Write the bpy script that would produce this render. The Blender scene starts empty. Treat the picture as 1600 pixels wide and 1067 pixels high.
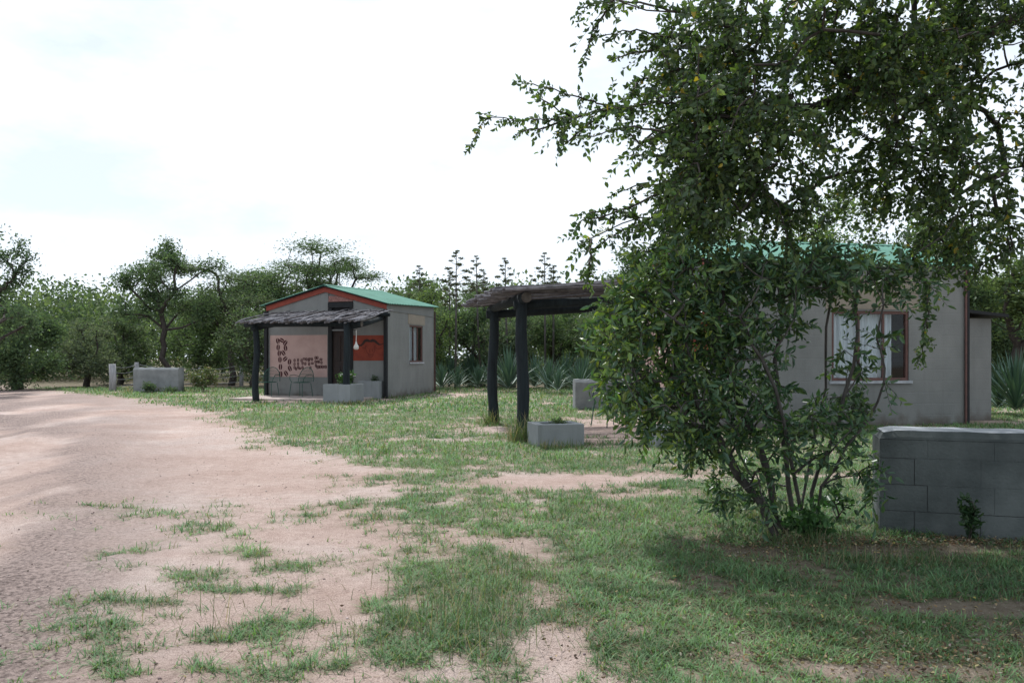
import bpy, math, random
import numpy as np
from mathutils import Vector
random.seed(7)
rng = np.random.default_rng(7)
R = math.radians
sc = bpy.context.scene
col = sc.collection

# ------------------------------------------------------------------ camera, sky, sun, exposure
CAMH, FPX, HOR = 1.2, 1280.0, 559.0
cam_d = bpy.data.cameras.new('camera'); cam = bpy.data.objects.new('camera', cam_d); col.objects.link(cam)
cam.location = (0, 0, CAMH); cam.rotation_euler = (R(90), 0, 0)
cam_d.lens = 28.8; cam_d.sensor_width = 36; cam_d.shift_y = (HOR-533.5)/1600
cam_d.clip_start = .05; cam_d.clip_end = 2000
sc.camera = cam
SUN_DIR = Vector((-.30, .62, 1.15)).normalized()          # towards the sun: behind the huts, high, a little left
w = bpy.data.worlds.new('World'); sc.world = w; w.use_nodes = True
nt = w.node_tree; nt.nodes.clear()
out = nt.nodes.new('ShaderNodeOutputWorld'); bg = nt.nodes.new('ShaderNodeBackground')
sky = nt.nodes.new('ShaderNodeTexSky'); sky.sky_type = 'NISHITA'; sky.sun_disc = False
sky.sun_elevation = math.asin(SUN_DIR.z); sky.sun_rotation = math.atan2(SUN_DIR.x, SUN_DIR.y)
sky.air_density = 1.0; sky.dust_density = 2.0; sky.ozone_density = 1.5
tc = nt.nodes.new('ShaderNodeTexCoord'); mp = nt.nodes.new('ShaderNodeMapping'); mp.inputs['Scale'].default_value = (1.8, 1.8, 4.2)
nz = nt.nodes.new('ShaderNodeTexNoise'); nz.inputs['Scale'].default_value = 2.0; nz.inputs['Detail'].default_value = 8; nz.inputs['Roughness'].default_value = .58
rp = nt.nodes.new('ShaderNodeValToRGB'); rp.color_ramp.elements[0].position = .36; rp.color_ramp.elements[0].color = (.60,)*3+(1,); rp.color_ramp.elements[1].position = .54; rp.color_ramp.elements[1].color = (1, 1, 1, 1)
mx = nt.nodes.new('ShaderNodeMixRGB'); mx.inputs[2].default_value = (9.3, 10.2, 11.3, 1)
L = nt.links.new
L(tc.outputs['Generated'], mp.inputs['Vector']); L(mp.outputs[0], nz.inputs['Vector']); L(nz.outputs['Fac'], rp.inputs[0])
L(rp.outputs[0], mx.inputs[0]); L(sky.outputs[0], mx.inputs[1]); L(mx.outputs[0], bg.inputs[0]); L(bg.outputs[0], out.inputs[0])
bg.inputs[1].default_value = .095
sd = bpy.data.lights.new('sun', 'SUN'); sd.energy = 4.0; sd.angle = R(1.2); sd.color = (1, .985, .96)
so = bpy.data.objects.new('sun', sd); col.objects.link(so); so.rotation_euler = SUN_DIR.to_track_quat('Z', 'Y').to_euler(); so.location = (0, 0, 30)
sc.view_settings.view_transform = 'Standard'; sc.view_settings.look = 'None'; sc.view_settings.gamma = 1; sc.view_settings.use_curve_mapping = False
sc.view_settings.exposure = .30

# ------------------------------------------------------------------ helpers
def at(px, py, d):                       # a point at distance d seen in that direction
    return np.array([(px-800)/FPX*d, d, CAMH+(HOR-py)/FPX*d])
def gnd(px, py):                         # where that line of sight meets the ground
    d = FPX*CAMH/(py-HOR); return ((px-800)/FPX*d, d)
def sstep(a, b, x):
    t = np.clip((x-a)/(b-a), 0, 1); return t*t*(3-2*t)
def hash2(i, j, s):
    h = np.sin(i*127.1+j*311.7+s*74.7)*43758.5453
    return h-np.floor(h)
def vnoise(x, y, s=0):
    i, j = np.floor(x), np.floor(y); fx, fy = x-i, y-j
    fx = fx*fx*(3-2*fx); fy = fy*fy*(3-2*fy)
    a, b, c, d = hash2(i, j, s), hash2(i+1, j, s), hash2(i, j+1, s), hash2(i+1, j+1, s)
    return (a*(1-fx)+b*fx)*(1-fy)+(c*(1-fx)+d*fx)*fy
def fbm(x, y, s=0, o=4):
    r, a, t = 0, .5, 0
    for k in range(o):
        r = r+a*vnoise(x*2**k+17*k, y*2**k-9*k, s+k); t += a; a *= .5
    return r/t
def props(o, label=None, cat=None, group=None, kind=None):
    if label: o['label'] = label
    if cat: o['category'] = cat
    if group: o['group'] = group
    if kind: o['kind'] = kind
    return o
def thing(name, label, cat, loc=(0, 0, 0), rz=0, group=None):
    o = bpy.data.objects.new(name, None); col.objects.link(o); o.empty_display_size = .1
    o.location = loc; o.rotation_euler = (0, 0, rz)
    return props(o, label, cat, group)
def link(name, me, parent=None, loc=None, rot=None, scale=None):
    o = bpy.data.objects.new(name, me); col.objects.link(o)
    if parent: o.parent = parent
    if loc is not None: o.location = loc
    if rot is not None: o.rotation_euler = rot
    if scale is not None: o.scale = scale
    return o
def npmesh(name, V, F, mat, tint=None, smooth=False):
    V = np.asarray(V, np.float32); F = np.asarray(F, np.int32); k = F.shape[1]
    me = bpy.data.meshes.new(name)
    me.vertices.add(len(V)); me.vertices.foreach_set('co', V.ravel())
    me.loops.add(F.size); me.loops.foreach_set('vertex_index', F.ravel())
    me.polygons.add(len(F)); me.polygons.foreach_set('loop_start', np.arange(0, F.size, k, dtype=np.int32))
    if smooth: me.polygons.foreach_set('use_smooth', np.ones(len(F), bool))
    me.update(calc_edges=True)
    if tint is not None:
        a = me.color_attributes.new('tint', 'FLOAT_COLOR', 'POINT')
        a.data.foreach_set('color', np.concatenate([tint, np.ones((len(tint), 1))], 1).astype(np.float32).ravel())
    me.materials.append(mat)
    return me
class MB:
    def __init__(s): s.v = []; s.f = []
    def poly(s, pts, faces):
        n = len(s.v); s.v += [tuple(map(float, p)) for p in pts]; s.f += [tuple(n+i for i in f) for f in faces]; return s
    def box(s, x0, x1, y0, y1, z0, z1):
        return s.poly([(x0, y0, z0), (x1, y0, z0), (x1, y1, z0), (x0, y1, z0), (x0, y0, z1), (x1, y0, z1), (x1, y1, z1), (x0, y1, z1)],
                      [(0, 3, 2, 1), (4, 5, 6, 7), (0, 1, 5, 4), (1, 2, 6, 5), (2, 3, 7, 6), (3, 0, 4, 7)])
    def slab(s, pts, axis, a, b):        # polygon (2D pts) extruded along an axis ('x' or 'y' or 'z')
        def P(p, t): return (t, p[0], p[1]) if axis == 'x' else ((p[0], t, p[1]) if axis == 'y' else (p[0], p[1], t))
        n = len(pts)
        return s.poly([P(p, a) for p in pts]+[P(p, b) for p in pts], [tuple(range(n))[::-1], tuple(range(n, 2*n))]+[(i, (i+1) % n, n+(i+1) % n, n+i) for i in range(n)])
    def tube(s, pts, r, k=6, cap=True):
        pts = [Vector(p) for p in pts]; n = len(pts); rr = r if hasattr(r, '__len__') else [r]*n
        base = len(s.v); ref = None
        for i, p in enumerate(pts):
            t = (pts[min(i+1, n-1)]-pts[max(i-1, 0)]).normalized()
            if ref is None: ref = t.orthogonal().normalized()
            ref = (ref-t*ref.dot(t)).normalized(); b = t.cross(ref)
            for q in range(k):
                a = 2*math.pi*q/k; s.v.append(tuple(p+(ref*math.cos(a)+b*math.sin(a))*rr[i]))
        for i in range(n-1):
            for q in range(k):
                a, b2 = base+i*k+q, base+i*k+(q+1) % k; s.f.append((a, b2, b2+k, a+k))
        if cap: s.f.append(tuple(base+q for q in range(k))[::-1]); s.f.append(tuple(base+(n-1)*k+q for q in range(k)))
        return s
    def mesh(s, name, mat, bevel=0, smooth=False):
        me = bpy.data.meshes.new(name); me.from_pydata(s.v, [], s.f); me.materials.append(mat)
        if bevel:
            import bmesh
            bm = bmesh.new(); bm.from_mesh(me)
            bmesh.ops.bevel(bm, geom=list(bm.edges), offset=bevel, segments=2, affect='EDGES', profile=.6); bm.to_mesh(me); bm.free()
        if smooth: me.polygons.foreach_set('use_smooth', [True]*len(me.polygons))
        me.update(); return me
    def build(s, name, mat, parent=None, bevel=0, smooth=False):
        return link(name, s.mesh(name, mat, bevel, smooth), parent)

# ------------------------------------------------------------------ materials
def new_mat(name):
    m = bpy.data.materials.new(name); m.use_nodes = True; n = m.node_tree
    return m, n, n.nodes['Principled BSDF']
def plain(name, c1, c2=None, scale=6, rough=.85, bump=.2, bscale=60, metal=0, stretch=None, spec=.3, contrast=(.35, .65)):
    m, n, b = new_mat(name); b.inputs['Roughness'].default_value = rough; b.inputs['Metallic'].default_value = metal
    b.inputs['Specular IOR Level'].default_value = spec
    t = n.nodes.new('ShaderNodeTexCoord'); mp = n.nodes.new('ShaderNodeMapping'); n.links.new(t.outputs['Object'], mp.inputs[0])
    if stretch: mp.inputs['Scale'].default_value = stretch
    z = n.nodes.new('ShaderNodeTexNoise'); z.inputs['Scale'].default_value = scale; z.inputs['Detail'].default_value = 6; z.inputs['Roughness'].default_value = .6
    r = n.nodes.new('ShaderNodeValToRGB'); r.color_ramp.elements[0].position, r.color_ramp.elements[1].position = contrast
    c2 = c2 or tuple(x*.75 for x in c1)
    r.color_ramp.elements[0].color = (*c2, 1); r.color_ramp.elements[1].color = (*c1, 1)
    n.links.new(mp.outputs[0], z.inputs['Vector']); n.links.new(z.outputs['Fac'], r.inputs[0]); n.links.new(r.outputs[0], b.inputs['Base Color'])
    z2 = n.nodes.new('ShaderNodeTexNoise'); z2.inputs['Scale'].default_value = bscale; z2.inputs['Detail'].default_value = 4
    n.links.new(mp.outputs[0], z2.inputs['Vector'])
    bu = n.nodes.new('ShaderNodeBump'); bu.inputs['Strength'].default_value = bump; bu.inputs['Distance'].default_value = .01
    n.links.new(z2.outputs['Fac'], bu.inputs['Height']); n.links.new(bu.outputs[0], b.inputs['Normal'])
    return m
def plaster(name, c1, c2, course=.2, jb=.5, damp=True):
    """painted block plaster: mottling, faint block courses, splash dirt near the base"""
    m, n, b = new_mat(name); b.inputs['Roughness'].default_value = .9; b.inputs['Specular IOR Level'].default_value = .2
    N, K = n.nodes.new, n.links.new
    t = N('ShaderNodeTexCoord')
    z = N('ShaderNodeTexNoise'); z.inputs['Scale'].default_value = 1.6; z.inputs['Detail'].default_value = 9; z.inputs['Roughness'].default_value = .65
    mp = N('ShaderNodeMapping'); mp.inputs['Scale'].default_value = (1, 1, .55); K(t.outputs['Object'], mp.inputs[0]); K(mp.outputs[0], z.inputs['Vector'])
    r = N('ShaderNodeValToRGB'); r.color_ramp.elements[0].position, r.color_ramp.elements[1].position = .34, .66
    r.color_ramp.elements[0].color = (*c2, 1); r.color_ramp.elements[1].color = (*c1, 1); K(z.outputs['Fac'], r.inputs[0])
    # vertical run marks
    mp2 = N('ShaderNodeMapping'); mp2.inputs['Scale'].default_value = (9, 9, .5); K(t.outputs['Object'], mp2.inputs[0])
    z3 = N('ShaderNodeTexNoise'); z3.inputs['Scale'].default_value = 1.0; z3.inputs['Detail'].default_value = 5; K(mp2.outputs[0], z3.inputs['Vector'])
    r3 = N('ShaderNodeValToRGB'); r3.color_ramp.elements[0].position, r3.color_ramp.elements[1].position = .55, .78
    r3.color_ramp.elements[0].color = (1, 1, 1, 1); r3.color_ramp.elements[1].color = (.72, .71, .68, 1); K(z3.outputs['Fac'], r3.inputs[0])
    m1 = N('ShaderNodeMixRGB'); m1.blend_type = 'MULTIPLY'; m1.inputs[0].default_value = .38; K(r.outputs[0], m1.inputs[1]); K(r3.outputs[0], m1.inputs[2])
    last = m1
    if damp:
        s = N('ShaderNodeSeparateXYZ'); K(t.outputs['Object'], s.inputs[0])
        z4 = N('ShaderNodeTexNoise'); z4.inputs['Scale'].default_value = 5; z4.inputs['Detail'].default_value = 5; K(t.outputs['Object'], z4.inputs['Vector'])
        a = N('ShaderNodeMath'); a.operation = 'MULTIPLY_ADD'; a.inputs[1].default_value = .6; K(z4.outputs['Fac'], a.inputs[0]); K(s.outputs['Z'], a.inputs[2])
        r4 = N('ShaderNodeValToRGB'); r4.color_ramp.elements[0].position, r4.color_ramp.elements[1].position = .28, .52
        r4.color_ramp.elements[0].color = (.50, .40, .33, 1); r4.color_ramp.elements[1].color = (1, 1, 1, 1); K(a.outputs[0], r4.inputs[0])
        m2 = N('ShaderNodeMixRGB'); m2.blend_type = 'MULTIPLY'; m2.inputs[0].default_value = .8; K(m1.outputs[0], m2.inputs[1]); K(r4.outputs[0], m2.inputs[2]); last = m2
    K(last.outputs[0], b.inputs['Base Color'])
    # courses: wave on z, wobbling
    s2 = N('ShaderNodeSeparateXYZ'); K(t.outputs['Object'], s2.inputs[0])
    z5 = N('ShaderNodeTexNoise'); z5.inputs['Scale'].default_value = 3; K(t.outputs['Object'], z5.inputs['Vector'])
    a2 = N('ShaderNodeMath'); a2.operation = 'MULTIPLY_ADD'; a2.inputs[1].default_value = .02; K(z5.outputs['Fac'], a2.inputs[0]); K(s2.outputs['Z'], a2.inputs[2])
    a3 = N('ShaderNodeMath'); a3.operation = 'PINGPONG'; a3.inputs[1].default_value = course/2; K(a2.outputs[0], a3.inputs[0])
    a4 = N('ShaderNodeMapRange'); a4.inputs[1].default_value = 0; a4.inputs[2].default_value = .012; K(a3.outputs[0], a4.inputs[0])
    z6 = N('ShaderNodeTexNoise'); z6.inputs['Scale'].default_value = 45; z6.inputs['Detail'].default_value = 5; K(t.outputs['Object'], z6.inputs['Vector'])
    a5 = N('ShaderNodeMath'); a5.operation = 'MULTIPLY_ADD'; a5.inputs[1].default_value = jb; K(a4.outputs[0], a5.inputs[0]); K(z6.outputs['Fac'], a5.inputs[2])
    bu = N('ShaderNodeBump'); bu.inputs['Strength'].default_value = .45; bu.inputs['Distance'].default_value = .008
    K(a5.outputs[0], bu.inputs['Height']); K(bu.outputs[0], b.inputs['Normal'])
    return m
def leafmat(name, trans=.35, rough=.45, spec=.4, tr=(1.15, 1.25, .5)):
    m, n, b = new_mat(name); N, K = n.nodes.new, n.links.new
    a = N('ShaderNodeAttribute'); a.attribute_name = 'tint'
    b.inputs['Roughness'].default_value = rough; b.inputs['Specular IOR Level'].default_value = spec
    K(a.outputs['Color'], b.inputs['Base Color'])
    t = N('ShaderNodeBsdfTranslucent'); mm = N('ShaderNodeMixRGB'); mm.blend_type = 'MULTIPLY'; mm.inputs[0].default_value = 1; mm.inputs[2].default_value = (*tr, 1)
    K(a.outputs['Color'], mm.inputs[1]); K(mm.outputs[0], t.inputs[0])
    x = N('ShaderNodeMixShader'); x.inputs[0].default_value = trans
    K(b.outputs[0], x.inputs[1]); K(t.outputs[0], x.inputs[2]); K(x.outputs[0], n.nodes['Material Output'].inputs[0])
    return m
M = {}
M['wall'] = plaster('hut_plaster', (.215, .222, .215), (.165, .172, .168))
M['wall_dark'] = plaster('hut_plaster_front', (.235, .245, .25), (.185, .195, .20), damp=True)
M['block'] = plain('block_plaster', (.12, .135, .133), (.06, .07, .07), scale=2.2, rough=.95, bump=.55, bscale=50, spec=.15)
M['block2'] = plain('weathered_block_plaster', (.25, .26, .262), (.17, .18, .182), scale=3, rough=.95, bump=.5, bscale=40, spec=.15)
M['joint'] = plain('joint_mortar', (.07, .075, .075), scale=20)
M['lit_cap_and_sill'] = plain('sunlit_cap_pale_sill', (.40, .42, .45), (.25, .27, .29), scale=9, rough=.9, bump=.4)  # pale window sill; on the wall cap, light from above put into the colour
M['concrete'] = plaster('planter_concrete', (.25, .27, .275), (.19, .205, .21), jb=.1, damp=False)
M['slab'] = plain('porch_concrete', (.42, .36, .33), (.30, .25, .22), scale=3)
M['tan'] = plain('bare_plaster_tan', (.27, .235, .19), (.22, .195, .16), scale=5)
M['roof'] = plain('green_roof_sheet', (.08, .215, .165), (.055, .16, .12), scale=2.5, rough=.75, bump=.05, metal=.0, spec=.2)
M['red'] = plain('red_oxide_board', (.25, .06, .042), (.20, .05, .035), scale=8)
M['brickpink'] = plain('pink_fascia', (.30, .16, .14), (.16, .08, .07), scale=30, contrast=(.45, .55))
M['pole'] = plain('creosoted_pole', (.018, .026, .030), (.010, .014, .017), scale=5, rough=.85, bump=.6, bscale=14, stretch=(4, 4, .5), spec=.25)
M['black'] = plain('black_timber', (.018, .02, .022), scale=8, rough=.8)
M['stick'] = plain('weathered_stick', (.21, .205, .225), (.085, .083, .092), scale=7, rough=.95, bump=.6, bscale=30)
M['stick2'] = plain('dark_stick', (.11, .10, .105), (.05, .045, .048), scale=7, rough=.95, bump=.6, bscale=30)
M['logend'] = plain('sawn_log_end', (.10, .085, .075), (.05, .042, .035), scale=14)
M['pinkpaint'] = plain('pale_pink_paint', (.44, .315, .285), (.38, .265, .24), scale=3, bump=.1)
M['redpaint'] = plain('terracotta_paint', (.24, .05, .03), (.18, .038, .024), scale=4, bump=.1)
M['bean'] = plain('oxblood_paint', (.07, .022, .025), (.045, .015, .018), scale=12, bump=.05)
M['blackpaint'] = plain('black_paint', (.025, .02, .02), (.05, .025, .02), scale=20)
M['linepaint'] = plain('dark_red_line_paint', (.13, .03, .02), scale=20)
M['door'] = plain('varnished_door', (.026, .015, .012), (.014, .009, .008), scale=5, rough=.5, stretch=(3, 3, .4))
M['frame'] = plain('window_frame_redbrown', (.13, .065, .055), (.09, .05, .045), scale=9, rough=.6)
M['curtain'] = plain('white_curtain', (.72, .75, .80), (.55, .58, .64), scale=3, rough=.95, stretch=(8, 8, .3))
M['dark'] = plain('dark_interior', (.03, .03, .03))
M['chair'] = plain('green_enamel_wire', (.02, .085, .06), (.015, .06, .045), scale=8, rough=.5, bump=0)
M['lamp'] = plain('white_lamp_plastic', (.78, .78, .75), rough=.4, bump=0)
M['fencepost'] = plain('grey_fence_post', (.34, .34, .35), (.22, .22, .23), scale=6, bump=.5, stretch=(3, 3, .5))
M['wire'] = plain('galvanised_wire', (.38, .39, .41), rough=.5, metal=.3, bump=0)
M['bark'] = plain('grey_brown_bark', (.075, .064, .057), (.035, .03, .027), scale=10, rough=.95, bump=.9, bscale=25, stretch=(2, 2, .5))
M['barkpale'] = plain('pale_smooth_bark', (.10, .092, .086), (.045, .041, .038), scale=9, rough=.9, bump=.7, bscale=35, stretch=(2, 2, .6))
M['twig'] = plain('dark_twig', (.07, .06, .052), (.04, .034, .03), scale=20)
M['leaf'] = leafmat('broad_leaf', .38, .42, .45)
M['leafgloss'] = leafmat('glossy_leaf', .33, .36, .5)
M['leaffar'] = leafmat('far_foliage', .42, .7, .15, (1.1, 1.2, .7))
M['grass'] = leafmat('grass_blade', .35, .6, .2)
M['sisal'] = leafmat('sisal_leaf', .12, .5, .35)
M['litter'] = leafmat('dead_leaf', .1, .8, .1, (1, 1, 1))
M['petal'] = leafmat('white_petal', .3, .6, .2, (1, 1, 1))
M['stone'] = plain('pale_stone', (.36, .33, .31), (.22, .2, .19), scale=12)
m, n, b = new_mat('window_glass'); b.inputs['Base Color'].default_value = (.9, .95, .95, 1); b.inputs['Roughness'].default_value = .03; b.inputs['Transmission Weight'].default_value = 1; b.inputs['IOR'].default_value = 1.25
M['glass'] = m

# ------------------------------------------------------------------ ground
YB = np.array([300, 600, 606, 612, 618, 624, 632, 640, 655, 680, 700, 720, 735, 760, 800, 850, 900, 960, 1067, 1600], float)
XB = np.array([2000, 60, 40, 90, 150, 190, 245, 300, 345, 385, 440, 530, 590, 590, 560, 555, 550, 570, 590, 640], float)
YB[0] = 560
BARE = [(895, 748, .6, .35, .7), (850, 755, .5, .5, .8), (985, 668, 1.5, 2.3, 1.2), (790, 672, .7, .6, .7), (1030, 728, .5, .2, .5), (870, 1010, .2, .4, .9), (850, 930, .17, .4, .7),
        (835, 860, .2, .35, .4), (1055, 905, .22, .16, .7), (1160, 862, .35, .17, .8), (1270, 880, .4, .15, .5), (1440, 955, .4, .12, .5), (1560, 950, .35, .13, .7), (1480, 1045, .7, .12, .6),
        (480, 624, 2.3, 1.6, 1.1), (600, 770, .35, .3, .5), (690, 688, 1.3, .22, .6), (590, 715, 1.2, .25, .4), (300, 618, .9, .35, .8), (700, 618, 1.6, 1.3, .7), (625, 860, .3, .35, .5), (560, 735, .7, .35, .6),
        (1150, 745, .8, .3, .6), (1320, 745, .8, .25, .6), (1440, 860, .6, .18, .6), (690, 1040, .12, .2, .4), (980, 990, .12, .2, .4), (720, 760, .4, .15, .4), (730, 850, .2, .2, .35)]
GREEN = [(680, 1010, .45, .4, .5), (700, 890, .6, .4, .5), (570, 860, .4, .3, .4), (900, 900, .4, .3, .3), (320, 822, .28, .16, .8), (315, 900, .25, .14, .9), (245, 945, .16, .1, .8), (135, 942, .22, .06, .7), (108, 918, .06, .05, .9), (420, 848, .2, .08, .7), (395, 922, .3, .12, .9), (250, 945, .2, .05, .7), (470, 975, .28, .1, .9),
         (330, 1000, .2, .06, .5), (195, 1058, .08, .06, .9), (430, 990, .3, .08, .8), (300, 1045, .2, .07, .7), (160, 1000, .15, .05, .7), (520, 745, .7, .35, .5), (530, 790, .6, .3, .5), (25, 800, .5, .12, .6), (120, 790, .4, .05, .5),
         (480, 885, .2, .1, .6), (770, 960, .35, .4, .8), (650, 960, .4, .4, .5), (1010, 860, 1.0, .5, .4), (1000, 1000, .4, .4, .35), (380, 700, .3, .1, .5), (490, 1045, .15, .06, .6), (60, 690, .6, .05, .4)]
def cover(x, y):
    """how much grass grows at a place, 0..1, and how stony it is"""
    x = np.asarray(x, float); y = np.asarray(y, float)
    yy = np.clip(y, .8, None); py = HOR+FPX*CAMH/yy; px = 800+FPX*x/yy
    xb = np.interp(py, YB, XB)
    wd = np.interp(py, [590, 640, 760, 1067], [35, 60, 150, 150])
    c = sstep(-1, 1, (px-xb)/wd)*(.83-.08*sstep(800, 900, py))
    sparse = .32*sstep(750, 820, py)*sstep(-150, 250, px)*(py < 1400)
    c = np.maximum(c, sparse)
    c = np.where(py < 612, np.where(y > 40, .5*sstep(40, 42, y), c), c)
    for (a, b_, rx, ry, s) in BARE:
        gx, gy = gnd(a, b_); q = ((x-gx)/rx)**2+((y-gy)/ry)**2; c = c-s*np.exp(-q*1.1)*.8
    for (a, b_, rx, ry, s) in GREEN:
        gx, gy = gnd(a, b_); q = ((x-gx)/rx)**2+((y-gy)/ry)**2; c = c+s*np.exp(-q*2.0)*.6
    n1 = fbm(x*1.1, y*1.1, 3, 4); n2 = fbm(x*4.5, y*4.5, 11, 3); n3 = fbm(x*15, y*15, 15, 2)
    v = c+(n1-.5)*.85+(n2-.5)*.95+(n3-.5)*.7
    v = np.where(c < .05, c, v)
    return sstep(.30, .92, v), c
def height(x, y):
    h = (fbm(x*1.1, y*1.1, 5, 3)-.5)*.035+(fbm(x*7, y*7, 8, 3)-.5)*.012
    # wheel ruts of the track on the left
    yy = np.clip(y, 1, None); px = 800+FPX*x/yy; py = HOR+FPX*CAMH/yy
    road = sstep(420, 60, px)*sstep(606, 640, py)
    h = h+road*((fbm(x*.9+y*.35, y*.25, 21, 3)-.5)*.22+(fbm(x*4, y*2.2, 22, 4)-.5)*.09)
    return h*sstep(60, 30, np.hypot(x, y-10))
def graded(lo, hi, n, c, k):
    t0, t1 = math.asinh((lo-c)/k), math.asinh((hi-c)/k); return c+k*np.sinh(np.linspace(t0, t1, n))
gx_ = graded(-400, 400, 380, 0, 3.0); gy_ = graded(-60, 700, 450, 3.0, 2.2)
X, Y = np.meshgrid(gx_, gy_)
cv, c0 = cover(X, Y); Z = height(X, Y)
V = np.stack([X.ravel(), Y.ravel(), Z.ravel()], 1); nx, ny = len(gx_), len(gy_)
idx = np.arange(nx*ny).reshape(ny, nx)
F = np.stack([idx[:-1, :-1].ravel(), idx[:-1, 1:].ravel(), idx[1:, 1:].ravel(), idx[1:, :-1].ravel()], 1)
rocky = sstep(420, -20, 800+FPX*X/np.clip(Y, 1, None))*sstep(.36, .56, fbm(X*1.3+.3*Y, Y*.45, 31, 5))
forest_and_shade = sstep(31, 37, Y+1.5*(fbm(X*.5, Y*.5, 2, 2)-.5))
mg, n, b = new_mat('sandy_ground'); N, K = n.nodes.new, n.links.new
tree_shade = .85*sstep(1.35, .75, np.hypot((X-3.1)/2.6, (Y-4.4)/1.7)+.35*(fbm(X*1.7, Y*1.7, 6, 3)-.5))  # shade of the overhanging tree, painted into the ground as darker brown
forest_and_shade = np.maximum(forest_and_shade, tree_shade)
tint = np.stack([cv.ravel(), rocky.ravel(), forest_and_shade.ravel()], 1)
a = N('ShaderNodeAttribute'); a.attribute_name = 'tint'; sp = N('ShaderNodeSeparateColor'); K(a.outputs['Color'], sp.inputs[0])
t = N('ShaderNodeTexCoord')
def noise(scale, det=6, rough=.6):
    z = N('ShaderNodeTexNoise'); z.inputs['Scale'].default_value = scale; z.inputs['Detail'].default_value = det; z.inputs['Roughness'].default_value = rough; K(t.outputs['Object'], z.inputs['Vector']); return z
def ramp(src, stops):
    r = N('ShaderNodeValToRGB'); e = r.color_ramp.elements
    while len(e) < len(stops): e.new(.5)
    for q, (p, c) in enumerate(stops): e[q].position = p; e[q].color = (*c, 1)
    K(src, r.inputs[0]); return r
def mix(f, c1, c2, mode='MIX'):
    x = N('ShaderNodeMixRGB'); x.blend_type = mode
    for s, q in ((f, 0), (c1, 1), (c2, 2)):
        if hasattr(s, 'links') or hasattr(s, 'is_linked'): K(s, x.inputs[q])
        else: x.inputs[q].default_value = s if q == 0 else (*s, 1)
    return x.outputs[0]
z1 = noise(.55, 8); z2 = noise(9, 8, .7); z3 = noise(140, 3, .7); z7 = noise(38, 4, .7)
sand = ramp(z1.outputs['Fac'], [(.33, (.39, .29, .25)), (.5, (.47, .37, .33)), (.68, (.52, .445, .415))]).outputs[0]
sand = mix(.75, sand, ramp(z2.outputs['Fac'], [(.3, (.78, .74, .72)), (.6, (1.06, 1.05, 1.04))]).outputs[0], 'MULTIPLY')
sand = mix(.8, sand, ramp(z3.outputs['Fac'], [(.34, (.42, .36, .33)), (.5, (1, 1, 1)), (.70, (1.3, 1.28, 1.26))]).outputs[0], 'MULTIPLY')
rock = ramp(z7.outputs['Fac'], [(.38, (.11, .085, .078)), (.58, (.33, .26, .235))]).outputs[0]
base = mix(sp.outputs['Green'], sand, rock)
soil = ramp(z2.outputs['Fac'], [(.35, (.14, .13, .085)), (.65, (.27, .225, .165))]).outputs[0]
rm = N('ShaderNodeMath'); rm.operation = 'MULTIPLY'; rm.inputs[1].default_value = .8; K(sp.outputs['Red'], rm.inputs[0]); base = mix(rm.outputs[0], base, soil)
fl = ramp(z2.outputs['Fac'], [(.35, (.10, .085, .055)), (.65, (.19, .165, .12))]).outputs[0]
base = mix(sp.outputs['Blue'], base, fl)  # forest floor far off, painted tree shade in the foreground
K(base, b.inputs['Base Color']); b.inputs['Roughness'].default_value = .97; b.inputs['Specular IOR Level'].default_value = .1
bu = N('ShaderNodeBump'); bu.inputs['Strength'].default_value = 1.0; bu.inputs['Distance'].default_value = .016
ad = N('ShaderNodeMath'); ad.operation = 'ADD'; K(z3.outputs['Fac'], ad.inputs[0]); K(z7.outputs['Fac'], ad.inputs[1]); K(ad.outputs[0], bu.inputs['Height']); K(bu.outputs[0], b.inputs['Normal'])
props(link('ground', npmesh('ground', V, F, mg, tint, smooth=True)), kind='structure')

# ------------------------------------------------------------------ growing things: shared machinery
def unit(v): return v/np.maximum(np.linalg.norm(v, axis=-1, keepdims=True), 1e-9)
def grow(P0, par0, pts, bf=.35):
    """join scattered points to a skeleton, each to the nearest node while keeping paths from the root short"""
    P = list(P0); par = list(par0); path = [0.0]*len(P)
    for i in range(1, len(P)): path[i] = path[par[i]]+np.linalg.norm(P[i]-P[par[i]])
    rem = np.array(pts); best = np.full(len(rem), 1e9); bp = np.zeros(len(rem), int)
    for i in range(len(P)):
        c = np.linalg.norm(rem-P[i], axis=1)+bf*path[i]; k = c < best; best[k] = c[k]; bp[k] = i
    alive = np.ones(len(rem), bool)
    for _ in range(len(rem)):
        j = int(np.argmin(np.where(alive, best, 1e9))); alive[j] = False
        P.append(rem[j]); par.append(int(bp[j])); i = len(P)-1; path.append(path[par[i]]+np.linalg.norm(P[i]-P[par[i]]))
        c = np.linalg.norm(rem-rem[j], axis=1)+bf*path[i]; k = (c < best) & alive; best[k] = c[k]; bp[k] = i
    return np.array(P), np.array(par)
def radii(P, par, r0, ex=.45, rmax=.3):
    cnt = np.ones(len(P))
    order = np.arange(len(P))[::-1]
    for i in order:
        if par[i] >= 0 and par[i] != i: cnt[par[i]] += cnt[i]
    return np.minimum(r0*cnt**ex, rmax)
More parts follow.
